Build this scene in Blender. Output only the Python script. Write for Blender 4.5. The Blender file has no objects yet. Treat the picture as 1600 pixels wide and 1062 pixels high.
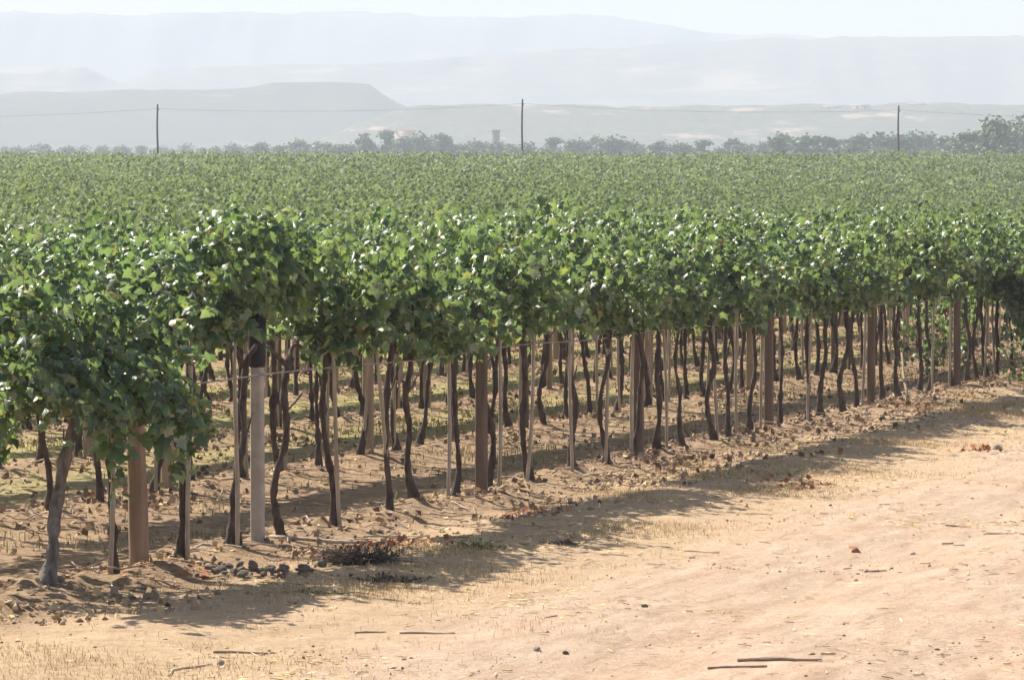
import bpy, math, random
import numpy as np
from mathutils import Vector, Matrix

# ------------------------------------------------------------------ camera, sky, sun, exposure
scene = bpy.context.scene
COL = scene.collection
CAM_H = 2.3
cam_data = bpy.data.cameras.new("camera")
cam_data.sensor_width = 36.0
cam_data.lens = 36.0 * 5500.0 / 1600.0          # a long lens, about 124 mm
cam_data.clip_start = 0.5
cam_data.clip_end = 12000.0
camera = bpy.data.objects.new("camera", cam_data)
PITCH = math.atan(201.0 / 5500.0)
camera.location = (0, 0, CAM_H)
camera.rotation_euler = (math.pi / 2 - PITCH, 0, 0)
COL.objects.link(camera)
scene.camera = camera

SUN_TRAVEL = Vector((0.67, -0.74, -0.95))     # the way the light travels
SUN_ELEV = math.atan2(0.95, math.hypot(0.67, 0.74))
SUN_AZ = math.atan2(-0.67, 0.74)
world = bpy.data.worlds.new("World")
scene.world = world
world.use_nodes = True
wn = world.node_tree
sky = wn.nodes.new("ShaderNodeTexSky")
sky.sky_type = 'NISHITA'
sky.sun_disc = False
sky.sun_elevation = SUN_ELEV
sky.sun_rotation = SUN_AZ
sky.air_density = 1.0
sky.dust_density = 2.0
bg = wn.nodes["Background"]
wn.links.new(sky.outputs[0], bg.inputs[0])
bg.inputs[1].default_value = 0.058

sun_data = bpy.data.lights.new("sun", 'SUN')
sun_data.energy = 5.0
sun_data.angle = math.radians(0.53)
sun_data.color = (1.0, 0.93, 0.82)
sun = bpy.data.objects.new("sun", sun_data)
sun.rotation_euler = SUN_TRAVEL.to_track_quat('-Z', 'Y').to_euler()
sun.location = (-30, 60, 60)
COL.objects.link(sun)

vs = scene.view_settings
vs.view_transform = 'Standard'
vs.look = 'None'
vs.gamma = 1.0
vs.use_curve_mapping = False
vs.exposure = 1.2

cy = scene.cycles
cy.use_denoising = True
cy.max_bounces = 6
cy.diffuse_bounces = 2
cy.glossy_bounces = 2
cy.transmission_bounces = 4
cy.volume_bounces = 1
cy.transparent_max_bounces = 8

HAZE_DENSITY = 0.00047

# ------------------------------------------------------------------ layout numbers
TH = math.radians(19.5)
U = np.array([math.sin(TH), math.cos(TH)])      # along the rows
N = np.array([-U[1], U[0]])                     # across the rows, away from the track
ROW0, ROW_GAP = 9.95, 2.5
ROW_ROT = math.atan2(U[1], U[0])
CREST_D, CREST_Z = 320.0, 5.35
RNG = np.random.default_rng(11)
random.seed(5)

def sn(s, n):
    return s * U + n * N

# ------------------------------------------------------------------ noise and terrain
_T = np.random.default_rng(3).random((256, 256))
def vnoise(x, y):
    x = np.asarray(x, float); y = np.asarray(y, float)
    xi = np.floor(x).astype(int); yi = np.floor(y).astype(int)
    fx = x - xi; fy = y - yi
    fx = fx * fx * (3 - 2 * fx); fy = fy * fy * (3 - 2 * fy)
    a = _T[xi & 255, yi & 255]; b = _T[(xi + 1) & 255, yi & 255]
    c = _T[xi & 255, (yi + 1) & 255]; d = _T[(xi + 1) & 255, (yi + 1) & 255]
    return (a * (1 - fx) + b * fx) * (1 - fy) + (c * (1 - fx) + d * fx) * fy - 0.5

def smooth(a, b, x):
    t = np.clip((np.asarray(x, float) - a) / (b - a), 0, 1)
    return t * t * (3 - 2 * t)

def ground_z(X, Y):
    X = np.asarray(X, float); Y = np.asarray(Y, float)
    Yp = np.maximum(Y, 1.0)
    t = np.clip(X / Yp, -0.2, 0.2)
    ds = np.minimum((ROW0 + 19.0) / (N[1] + N[0] * t), 150.0)
    u = np.maximum((Yp - ds) / (CREST_D - ds), 0)
    e = 0.08
    g = (np.sqrt(u * u + e * e) - e) / (math.sqrt(1 + e * e) - e)
    z = np.where(Yp < CREST_D, CREST_Z * g, CREST_Z + 0.0156 * (np.minimum(Yp, 1500) - CREST_D))
    n = X * N[0] + Y * N[1]
    s = X * U[0] + Y * U[1]
    near = 1 - smooth(90, 160, Y)
    k = (n - ROW0) / ROW_GAP
    rowd = np.abs(k - np.round(k)) * ROW_GAP
    inside = smooth(ROW0 - 1.0, ROW0 - 0.3, n)
    mound = 0.05 * np.exp(-(rowd / 0.38) ** 2) * inside
    mound = mound + 0.16 * np.exp(-((n - (ROW0 - 0.55)) / 0.38) ** 2) * smooth(36, 44, s) * (0.6 + vnoise(s * 1.3, n * 2 + 9))
    rough = 0.03 * vnoise(X * 1.1, Y * 1.1) + 0.014 * vnoise(X * 3.1 + 7, Y * 3.1) * (0.4 + inside)
    mound = mound + 0.10 * np.maximum(vnoise(X * 2.6 + 11, Y * 1.8 + 5) - 0.05, 0) * np.exp(-(rowd / 0.5) ** 2) * inside
    clod = 0.08 * np.maximum(vnoise(X * 7 + 3, Y * 5) , 0) * (0.12 + inside * np.exp(-(rowd / 0.7) ** 2))
    ruts = -0.03 * np.exp(-((n - 5.6) / 0.35) ** 2) - 0.03 * np.exp(-((n - 3.9) / 0.35) ** 2) + 0.015 * np.exp(-((n - 6.5) / 0.5) ** 2)
    edge = 0.05 * np.exp(-((n - 8.6) / 0.7) ** 2)
    return z + near * (mound + rough + clod + ruts + edge - 0.08)

# ------------------------------------------------------------------ mesh helpers
def make_mesh(name, verts, faces, mats=(), matidx=None, smooth_shade=False):
    """faces: list of int arrays (M x 3 or M x 4)."""
    verts = np.asarray(verts, np.float32)
    faces = [np.asarray(f, np.int32) for f in faces if len(f)]
    me = bpy.data.meshes.new(name)
    nl = sum(f.size for f in faces); nf = sum(len(f) for f in faces)
    me.vertices.add(len(verts)); me.loops.add(nl); me.polygons.add(nf)
    me.vertices.foreach_set("co", verts.ravel())
    me.loops.foreach_set("vertex_index", np.concatenate([f.ravel() for f in faces]))
    starts = []; o = 0
    for f in faces:
        starts.append(o + np.arange(len(f)) * f.shape[1]); o += f.size
    me.polygons.foreach_set("loop_start", np.concatenate(starts).astype(np.int32))
    for m in mats: me.materials.append(m)
    if matidx is not None:
        me.polygons.foreach_set("material_index", np.concatenate([np.full(len(f), i, np.int32) for f, i in zip(faces, matidx)]))
    if smooth_shade:
        me.polygons.foreach_set("use_smooth", np.ones(nf, bool))
    me.update(calc_edges=True)
    return me

def link(name, data, parent=None, loc=None):
    o = bpy.data.objects.new(name, data)
    COL.objects.link(o)
    if parent is not None: o.parent = parent
    if loc is not None: o.location = loc
    return o

def tag(o, label=None, cat=None, group=None, kind=None):
    if label: o['label'] = label
    if cat: o['category'] = cat
    if group: o['group'] = group
    if kind: o['kind'] = kind
    return o

def empty(name, loc, rz=0.0):
    o = bpy.data.objects.new(name, None)
    o.empty_display_size = 0.2
    o.location = loc; o.rotation_euler = (0, 0, rz)
    COL.objects.link(o)
    return o

def tube(path, radii, sides=8, rough=0.0, rng=RNG, cap=True):
    P = np.asarray(path, float); R = np.asarray(radii, float)
    K = len(P)
    T = np.gradient(P, axis=0); T /= np.linalg.norm(T, axis=1)[:, None] + 1e-9
    ref = np.array([1.0, 0, 0]) if abs(T[0][0]) < 0.8 else np.array([0, 1.0, 0])
    V = []
    for k in range(K):
        a = np.cross(T[k], ref); a /= np.linalg.norm(a) + 1e-9
        b = np.cross(T[k], a)
        ang = np.linspace(0, 2 * np.pi, sides, endpoint=False)
        r = R[k] * (1 + rough * (rng.random(sides) - 0.5) * 2)
        V.append(P[k] + np.outer(np.cos(ang) * r, a) + np.outer(np.sin(ang) * r, b))
    V = np.concatenate(V)
    k = np.arange(K - 1)[:, None] * sides; j = np.arange(sides)[None]
    q = np.stack([k + j, k + (j + 1) % sides, k + sides + (j + 1) % sides, k + sides + j], -1).reshape(-1, 4)
    tris = np.zeros((0, 3), int)
    if cap:
        V = np.concatenate([V, P[:1], P[-1:]])
        c0, c1 = K * sides, K * sides + 1
        jj = np.arange(sides)
        tris = np.concatenate([np.stack([np.full(sides, c0), (jj + 1) % sides, jj], 1),
                               np.stack([np.full(sides, c1), (K - 1) * sides + jj, (K - 1) * sides + (jj + 1) % sides], 1)])
    return V, q, tris

class Parts:
    """collects pieces of one mesh"""
    def __init__(self): self.v = []; self.q = []; self.t = []; self.n = 0
    def add(self, V, q=None, t=None):
        self.v.append(np.asarray(V, float))
        if q is not None and len(q): self.q.append(np.asarray(q) + self.n)
        if t is not None and len(t): self.t.append(np.asarray(t) + self.n)
        self.n += len(V)
    def tube(self, *a, **k):
        V, q, t = tube(*a, **k); self.add(V, q, t)
    def faces(self):
        return [np.concatenate(self.q) if self.q else np.zeros((0, 4), int), np.concatenate(self.t) if self.t else np.zeros((0, 3), int)]
    def mesh(self, name, mat, smooth_shade=False):
        return make_mesh(name, np.concatenate(self.v), self.faces(), [mat], None, smooth_shade)

# ------------------------------------------------------------------ materials
def new_mat(name):
    m = bpy.data.materials.new(name); m.use_nodes = True
    nt = m.node_tree; nt.nodes.clear()
    out = nt.nodes.new("ShaderNodeOutputMaterial")
    return m, nt, out

def nd(nt, typ, **kw):
    n = nt.nodes.new(typ)
    for k, v in kw.items():
        if k.startswith('i_'):
            key = k[2:]; key = int(key) if key.isdigit() else key.replace('_', ' ')
            n.inputs[key].default_value = v
        else: setattr(n, k, v)
    return n

def ramp(nt, stops, interp='LINEAR'):
    r = nt.nodes.new("ShaderNodeValToRGB"); r.color_ramp.interpolation = interp
    el = r.color_ramp.elements
    el[0].position, el[0].color = stops[0][0], (*stops[0][1], 1)
    el[1].position, el[1].color = stops[-1][0], (*stops[-1][1], 1)
    for p, c in stops[1:-1]:
        e = el.new(p); e.color = (*c, 1)
    return r

def math_node(nt, op, a, b=None, clamp=False):
    m = nt.nodes.new("ShaderNodeMath"); m.operation = op; m.use_clamp = clamp
    for i, v in enumerate((a, b)):
        if v is None: continue
        if isinstance(v, (int, float)): m.inputs[i].default_value = v
        else: nt.links.new(v, m.inputs[i])
    return m.outputs[0]

def mixc(nt, fac, a, b, blend='MIX'):
    m = nt.nodes.new("ShaderNodeMix"); m.data_type = 'RGBA'; m.blend_type = blend
    for idx, v in ((0, fac), (6, a), (7, b)):
        if isinstance(v, (int, float)): m.inputs[idx].default_value = v
        elif isinstance(v, tuple): m.inputs[idx].default_value = (*v, 1)
        else: nt.links.new(v, m.inputs[idx])
    return m.outputs[2]

def map_range(nt, v, a, b, c=0.0, d=1.0):
    m = nt.nodes.new("ShaderNodeMapRange"); m.interpolation_type = 'SMOOTHSTEP'
    nt.links.new(v, m.inputs[0])
    for i, x in zip((1, 2, 3, 4), (a, b, c, d)): m.inputs[i].default_value = x
    return m.outputs[0]

def noise_tex(nt, vec, scale, detail=4, rough=0.6, dim='3D'):
    t = nd(nt, "ShaderNodeTexNoise", i_Scale=scale, i_Detail=detail, i_Roughness=rough)
    if vec is not None: nt.links.new(vec, t.inputs['Vector'])
    return t.outputs['Fac']

def leaf_material(name, stops, under, trans, tfac=0.38, spec=0.5, rough=0.42):
    m, nt, out = new_mat(name)
    geo = nd(nt, "ShaderNodeNewGeometry"); oi = nd(nt, "ShaderNodeObjectInfo")
    r = math_node(nt, 'FRACT', math_node(nt, 'ADD', geo.outputs['Random Per Island'], math_node(nt, 'MULTIPLY', oi.outputs['Random'], 3.7)))
    cr = ramp(nt, stops); nt.links.new(r, cr.inputs[0])
    col = mixc(nt, math_node(nt, 'MULTIPLY', geo.outputs['Backfacing'], 0.85), cr.outputs[0], under)
    p = nd(nt, "ShaderNodeBsdfPrincipled", i_Roughness=rough)
    p.inputs['Specular IOR Level'].default_value = spec
    nt.links.new(col, p.inputs['Base Color'])
    tr = nd(nt, "ShaderNodeBsdfTranslucent")
    nt.links.new(mixc(nt, 0.55, cr.outputs[0], trans), tr.inputs[0])
    mx = nd(nt, "ShaderNodeMixShader"); mx.inputs[0].default_value = tfac
    nt.links.new(p.outputs[0], mx.inputs[1]); nt.links.new(tr.outputs[0], mx.inputs[2])
    nt.links.new(mx.outputs[0], out.inputs[0])
    return m

M = {}
M['leaf'] = leaf_material('vine_leaf', [(0, (0.018, 0.044, 0.022)), (0.38, (0.032, 0.076, 0.028)), (0.66, (0.075, 0.142, 0.044)), (0.955, (0.21, 0.30, 0.085)), (0.985, (0.30, 0.26, 0.06)), (1, (0.26, 0.17, 0.05))],
                          (0.38, 0.42, 0.35), (0.33, 0.50, 0.11), 0.38, 0.8, 0.47)
M['mass_leaf'] = leaf_material('far_vine_leaf', [(0, (0.024, 0.048, 0.026)), (0.35, (0.065, 0.126, 0.050)), (0.8, (0.125, 0.210, 0.078)), (1, (0.23, 0.30, 0.12))], (0.25, 0.28, 0.19), (0.34, 0.42, 0.11), 0.36, 0.28, 0.6)
M['yellow_leaf'] = leaf_material('yellowing_leaf', [(0, (0.16, 0.17, 0.04)), (0.5, (0.30, 0.26, 0.06)), (1, (0.34, 0.20, 0.06))], (0.25, 0.22, 0.10), (0.5, 0.38, 0.06))
M['tree_leaf'] = leaf_material('tree_leaf', [(0, (0.030, 0.056, 0.024)), (0.6, (0.072, 0.130, 0.042)), (1, (0.13, 0.185, 0.065))], (0.09, 0.11, 0.07), (0.10, 0.14, 0.04), 0.2, 0.3, 0.6)

def solid(name, c1, c2, scale, rough=0.9, bump=0.0, stretch=None, detail=5, bscale=None, island=0.0):
    m, nt, out = new_mat(name)
    tc = nd(nt, "ShaderNodeTexCoord")
    mp = nd(nt, "ShaderNodeMapping")
    nt.links.new(tc.outputs['Object'], mp.inputs[0])
    if stretch: mp.inputs['Scale'].default_value = stretch
    oi = nd(nt, "ShaderNodeObjectInfo")
    sh = nd(nt, "ShaderNodeVectorMath", operation='ADD')
    nt.links.new(mp.outputs[0], sh.inputs[0]); 
    comb = nd(nt, "ShaderNodeCombineXYZ")
    nt.links.new(math_node(nt, 'MULTIPLY', oi.outputs['Random'], 40.0), comb.inputs[0])
    nt.links.new(comb.outputs[0], sh.inputs[1])
    f = noise_tex(nt, sh.outputs[0], scale, detail)
    cr = ramp(nt, [(0.3, c1), (0.7, c2)]); nt.links.new(f, cr.inputs[0])
    col = cr.outputs[0]
    if island:
        geo = nd(nt, "ShaderNodeNewGeometry")
        v = map_range(nt, geo.outputs['Random Per Island'], 0, 1, 1 - island, 1 + island)
        hsv = nd(nt, "ShaderNodeHueSaturation"); nt.links.new(col, hsv.inputs['Color']); nt.links.new(v, hsv.inputs['Value'])
        col = hsv.outputs[0]
    p = nd(nt, "ShaderNodeBsdfPrincipled", i_Roughness=rough)
    p.inputs['Specular IOR Level'].default_value = 0.2
    nt.links.new(col, p.inputs['Base Color'])
    if bump:
        b = nd(nt, "ShaderNodeBump", i_Strength=0.9, i_Distance=bump)
        nt.links.new(noise_tex(nt, sh.outputs[0], bscale or scale * 2, 6), b.inputs['Height'])
        nt.links.new(b.outputs[0], p.inputs['Normal'])
    nt.links.new(p.outputs[0], out.inputs[0])
    return m

M['bark'] = solid('vine_bark', (0.034, 0.024, 0.021), (0.135, 0.100, 0.085), 26, 0.95, 0.012, (1, 1, 0.25))
M['old_bark'] = solid('old_pale_bark', (0.10, 0.080, 0.072), (0.34, 0.285, 0.255), 20, 0.95, 0.015, (1, 1, 0.3))
M['cane'] = solid('vine_cane', (0.16, 0.10, 0.05), (0.26, 0.17, 0.08), 20)
M['concrete'] = solid('grey_concrete', (0.34, 0.295, 0.26), (0.46, 0.41, 0.36), 9, 0.9, 0.004)
M['brown_post'] = solid('brown_weathered_post', (0.115, 0.078, 0.060), (0.21, 0.15, 0.115), 16, 0.92, 0.006, (1, 1, 0.12))
M['wood_end'] = solid('brown_wood', (0.24, 0.165, 0.115), (0.38, 0.27, 0.195), 14, 0.92, 0.008, (1, 1, 0.10))
M['tan_post'] = solid('tan_post', (0.30, 0.22, 0.155), (0.42, 0.32, 0.235), 16, 0.92, 0.006, (1, 1, 0.12))
M['shade_band'] = solid('painted_shade', (0.018, 0.016, 0.018), (0.035, 0.03, 0.034), 12, 0.6)  # near-black colour standing in for canopy shade on the upper posts
M['stake'] = solid('grey_bamboo', (0.28, 0.225, 0.175), (0.50, 0.42, 0.345), 18, 0.85, 0.002, (1, 1, 0.2))
M['wire'] = solid('dull_wire', (0.20, 0.18, 0.17), (0.34, 0.32, 0.30), 10, 0.6)
M['stick'] = solid('dry_stick', (0.29, 0.205, 0.15), (0.46, 0.35, 0.26), 18, 0.95, 0.004)
M['pale_stick'] = solid('bleached_stick', (0.45, 0.36, 0.27), (0.62, 0.51, 0.40), 18, 0.95, 0.004)
M['stone'] = solid('pale_stone', (0.34, 0.28, 0.23), (0.52, 0.45, 0.38), 12, 0.95, 0.01)
M['grey_stone'] = solid('grey_clod', (0.13, 0.10, 0.085), (0.34, 0.275, 0.225), 12, 0.95, 0.012)
M['white_stone'] = solid('chalky_stone', (0.55, 0.50, 0.45), (0.74, 0.70, 0.65), 12, 0.95, 0.01)
M['rust_leaf'] = solid('rust_dead_leaf', (0.32, 0.12, 0.06), (0.44, 0.20, 0.10), 12, 0.9, 0, None, 3, None, 0.3)
M['dead_leaf'] = solid('dead_leaf', (0.17, 0.10, 0.07), (0.40, 0.29, 0.21), 5, 0.9, 0, None, 2, None, 0.5)
M['clod'] = solid('soil_clod', (0.26, 0.180, 0.115), (0.54, 0.395, 0.25), 2.5, 0.95, 0, None, 3, None, 0.4)
M['straw'] = solid('dry_straw', (0.48, 0.33, 0.155), (0.64, 0.48, 0.26), 3, 0.9, 0, None, 2, None, 0.3)
M['olive_grass'] = solid('half_dry_grass', (0.20, 0.20, 0.07), (0.40, 0.34, 0.15), 1.2, 0.9, 0, None, 3, None, 0.3)
M['weed'] = solid('dark_dry_weed', (0.075, 0.058, 0.047), (0.17, 0.135, 0.105), 6, 0.9, 0, None, 2, None, 0.5)
M['green_weed'] = solid('green_weed', (0.11, 0.125, 0.05), (0.20, 0.20, 0.085), 6, 0.8, 0, None, 2, None, 0.3)
M['pole'] = solid('utility_pole_wood', (0.10, 0.075, 0.068), (0.16, 0.125, 0.115), 3, 0.9, 0, (1, 1, 0.1))
M['cable'] = solid('cable', (0.16, 0.16, 0.17), (0.22, 0.22, 0.23), 1, 0.6)
M['trunk'] = solid('tree_bark', (0.06, 0.05, 0.04), (0.11, 0.09, 0.07), 3)
M['plaster'] = solid('warm_plaster', (0.62, 0.50, 0.42), (0.70, 0.60, 0.52), 0.6)
M['roof'] = solid('clay_roof', (0.36, 0.20, 0.14), (0.46, 0.28, 0.20), 1.5)
M['tower_stone'] = solid('tower_stone', (0.13, 0.095, 0.085), (0.20, 0.155, 0.14), 1.0)
M['window'] = solid('window_dark', (0.03, 0.03, 0.035), (0.05, 0.05, 0.055), 1.0, 0.3)

def ground_material():
    m, nt, out = new_mat('soil')
    geo = nd(nt, "ShaderNodeNewGeometry")
    pos = geo.outputs['Position']
    def dot(v):
        d = nd(nt, "ShaderNodeVectorMath", operation='DOT_PRODUCT'); nt.links.new(pos, d.inputs[0]); d.inputs[1].default_value = v
        return d.outputs['Value']
    n = dot((N[0], N[1], 0)); s = dot((U[0], U[1], 0)); y = dot((0, 1, 0))
    # coordinates stretched along the track
    sep = nd(nt, "ShaderNodeCombineXYZ")
    nt.links.new(math_node(nt, 'MULTIPLY', s, 0.22), sep.inputs[0]); nt.links.new(n, sep.inputs[1])
    rowv = sep.outputs[0]
    big = noise_tex(nt, pos, 0.55, 5, 0.6)
    mid = noise_tex(nt, pos, 3.2, 6, 0.65)
    fine = noise_tex(nt, pos, 22, 6, 0.7)
    grit = noise_tex(nt, pos, 90, 4, 0.7)
    patch = noise_tex(nt, pos, 8.5, 5, 0.7)
    streak = noise_tex(nt, rowv, 5.0, 6, 0.65)
    # wobbling distance across the rows
    nw = math_node(nt, 'ADD', n, math_node(nt, 'MULTIPLY', math_node(nt, 'SUBTRACT', mid, 0.5), 1.3))
    nw = math_node(nt, 'ADD', nw, math_node(nt, 'MULTIPLY', math_node(nt, 'SUBTRACT', big, 0.5), 2.0))
    sand = ramp(nt, [(0.32, (0.34, 0.242, 0.168)), (0.48, (0.475, 0.348, 0.252)), (0.68, (0.60, 0.468, 0.36))])
    nt.links.new(math_node(nt, 'ADD', math_node(nt, 'MULTIPLY', streak, 0.65), math_node(nt, 'MULTIPLY', fine, 0.35)), sand.inputs[0])
    straw = ramp(nt, [(0.32, (0.32, 0.212, 0.128)), (0.5, (0.48, 0.342, 0.215)), (0.7, (0.58, 0.438, 0.29))])
    nt.links.new(math_node(nt, 'ADD', math_node(nt, 'MULTIPLY', mid, 0.5), math_node(nt, 'MULTIPLY', fine, 0.5)), straw.inputs[0])
    soil = ramp(nt, [(0.36, (0.12, 0.077, 0.050)), (0.50, (0.31, 0.208, 0.125)), (0.68, (0.53, 0.378, 0.235))])
    nt.links.new(math_node(nt, 'ADD', math_node(nt, 'MULTIPLY', mid, 0.45), math_node(nt, 'MULTIPLY', fine, 0.55)), soil.inputs[0])
    olive = ramp(nt, [(0.3, (0.26, 0.20, 0.09)), (0.5, (0.36, 0.30, 0.13)), (0.7, (0.30, 0.29, 0.11))])
    nt.links.new(mid, olive.inputs[0])
    tint = noise_tex(nt, rowv, 1.7, 4, 0.6)
    sandc = mixc(nt, map_range(nt, tint, 0.42, 0.62), sand.outputs[0], (1.0, 0.955, 0.92), 'MULTIPLY')
    c = mixc(nt, map_range(nt, nw, 6.6, 7.8), sandc, straw.outputs[0])
    #.outputs[0], straw.outputs[0])
    c = mixc(nt, map_range(nt, nw, 8.9, 9.7), c, soil.outputs[0])
    # alleys between the rows: dry grass, greener further in
    k = math_node(nt, 'FRACT', math_node(nt, 'DIVIDE', math_node(nt, 'SUBTRACT', n, ROW0), ROW_GAP))
    alley = math_node(nt, 'MULTIPLY', map_range(nt, k, 0.18, 0.42), map_range(nt, k, 0.95, 0.72))
    deep = map_range(nt, nw, 11.5, 15.5)
    c = mixc(nt, math_node(nt, 'MULTIPLY', alley, deep), c, olive.outputs[0])
    c = mixc(nt, map_range(nt, patch, 0.56, 0.72, 0.0, 0.55), c, mixc(nt, 1.0, c, (0.52, 0.46, 0.42), 'MULTIPLY'))
    c = mixc(nt, map_range(nt, patch, 0.44, 0.30, 0.0, 0.35), c, (0.76, 0.62, 0.46))
    # grit and dark crumbs
    crumbs = map_range(nt, grit, 0.60, 0.68)
    c = mixc(nt, math_node(nt, 'MULTIPLY', crumbs, 0.6), c, (0.17, 0.11, 0.075))
    pale = map_range(nt, grit, 0.36, 0.30)
    c = mixc(nt, math_node(nt, 'MULTIPLY', pale, 0.5), c, (0.68, 0.55, 0.42))
    # open fields beyond the vineyard
    vor = nd(nt, "ShaderNodeTexVoronoi", i_Scale=0.006); nt.links.new(pos, vor.inputs['Vector'])
    fld = ramp(nt, [(0.1, (0.42, 0.31, 0.19)), (0.4, (0.20, 0.19, 0.10)), (0.65, (0.50, 0.38, 0.25)), (0.9, (0.12, 0.14, 0.07))])
    sepc = nd(nt, "ShaderNodeSeparateColor"); nt.links.new(vor.outputs['Color'], sepc.inputs[0]); nt.links.new(sepc.outputs[0], fld.inputs[0])
    c = mixc(nt, map_range(nt, y, 345, 380), c, fld.outputs[0])
    p = nd(nt, "ShaderNodeBsdfPrincipled", i_Roughness=0.95)
    p.inputs['Specular IOR Level'].default_value = 0.1
    nt.links.new(c, p.inputs['Base Color'])
    b1 = nd(nt, "ShaderNodeBump", i_Strength=0.6, i_Distance=0.03)
    nt.links.new(mid, b1.inputs['Height'])
    b2 = nd(nt, "ShaderNodeBump", i_Strength=1.0, i_Distance=0.022)
    nt.links.new(fine, b2.inputs['Height']); nt.links.new(b1.outputs[0], b2.inputs['Normal'])
    b3 = nd(nt, "ShaderNodeBump", i_Strength=1.0, i_Distance=0.008)
    nt.links.new(grit, b3.inputs['Height']); nt.links.new(b2.outputs[0], b3.inputs['Normal'])
    nt.links.new(b3.outputs[0], p.inputs['Normal'])
    nt.links.new(p.outputs[0], out.inputs[0])
    return m
M['soil'] = ground_material()

def hill_material(name, scrub1, scrub2, tan, scale, amount, seed):
    m, nt, out = new_mat(name)
    geo = nd(nt, "ShaderNodeNewGeometry")
    mp = nd(nt, "ShaderNodeMapping"); nt.links.new(geo.outputs['Position'], mp.inputs[0])
    mp.inputs['Scale'].default_value = (scale, scale * 0.4, scale * 7.0); mp.inputs['Location'].default_value = (seed, seed * 0.7, 0)
    f = noise_tex(nt, mp.outputs[0], 1.0, 5, 0.6)
    g = noise_tex(nt, mp.outputs[0], 7.0, 5, 0.7)
    cr = ramp(nt, [(0.35, scrub1), (0.65, scrub2)]); nt.links.new(g, cr.inputs[0])
    c = mixc(nt, map_range(nt, math_node(nt, 'ADD', math_node(nt, 'MULTIPLY', f, 0.8), math_node(nt, 'MULTIPLY', g, 0.2)), amount, amount + 0.09), cr.outputs[0], tan)
    p = nd(nt, "ShaderNodeBsdfPrincipled", i_Roughness=0.95); p.inputs['Specular IOR Level'].default_value = 0.1
    nt.links.new(c, p.inputs['Base Color']); nt.links.new(p.outputs[0], out.inputs[0])
    return m

# ------------------------------------------------------------------ the ground, one sheet split into track and field along a wavering line
BOX_X, BOX_Y0, BOX_Y1 = 2600.0, -250.0, 5100.0
def build_ground():
    az = np.concatenate([np.radians(np.linspace(-180, -14, 26))[:-1], np.radians(np.linspace(-14, -9.2, 30))[:-1],
                         np.radians(np.linspace(-9.2, 9.2, 380)), np.radians(np.linspace(9.2, 14, 30))[1:], np.radians(np.linspace(14, 180, 26))[1:-1]])
    rad = np.concatenate([np.geomspace(1.0, 15.5, 22)[:-1], np.geomspace(15.5, 56, 290), np.geomspace(56, 120, 70)[1:], np.geomspace(120, 420, 40)[1:], np.geomspace(420, 6500, 40)[1:]])
    A, R = np.meshgrid(az, rad)
    X, Y = R * np.sin(A), R * np.cos(A)
    lim = np.minimum.reduce([np.full_like(X, 1.0), (BOX_X - 20) / np.maximum(np.abs(X), 1e-6), np.where(Y > 0, (BOX_Y1 - 20) / np.maximum(Y, 1e-6), (-BOX_Y0 - 20) / np.maximum(-Y, 1e-6))])
    X, Y = X * lim, Y * lim
    Z = ground_z(X, Y)
    V = np.stack([X, Y, Z], -1).reshape(-1, 3)
    V = np.concatenate([V, [[0, 0, float(ground_z(0, 0))]]])
    na, nr = len(az), len(rad)
    i = np.arange(nr - 1)[:, None] * na; j = np.arange(na)[None]; j2 = (j + 1) % na
    F = np.stack([i + j, i + j2, i + na + j2, i + na + j], -1).reshape(-1, 4)[:, ::-1]
    C = V[F].mean(1)
    n = C[:, 0] * N[0] + C[:, 1] * N[1]; s = C[:, 0] * U[0] + C[:, 1] * U[1]
    edge = 7.1 + 0.7 * vnoise(s * 0.5, s * 0.0 + 2) + 0.3 * vnoise(s * 2.1, s * 0 + 8)
    track = n < edge
    jj = np.arange(na)
    fan = np.stack([jj, np.full(na, len(V) - 1), (jj + 1) % na], 1)
    def sub(name, quads, tris):
        ids = np.unique(np.concatenate([quads.ravel(), tris.ravel()])) if len(tris) else np.unique(quads)
        mp = np.zeros(len(V), int); mp[ids] = np.arange(len(ids))
        me = make_mesh(name, V[ids], [mp[quads]] + ([mp[tris]] if len(tris) else []), [M['soil']], None, True)
        return tag(link(name, me), kind='structure')
    sub('dirt_track', F[track], fan)
    sub('field_ground', F[~track], np.zeros((0, 3), int))
build_ground()

# pixel row of the photograph (1600 wide) to a height at distance d
def elev(py, d): return CAM_H + d * math.tan(math.atan((531 - py) / 5500.0) - PITCH)
def lateral(px, d): return d * (px - 800) / 5500.0

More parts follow.
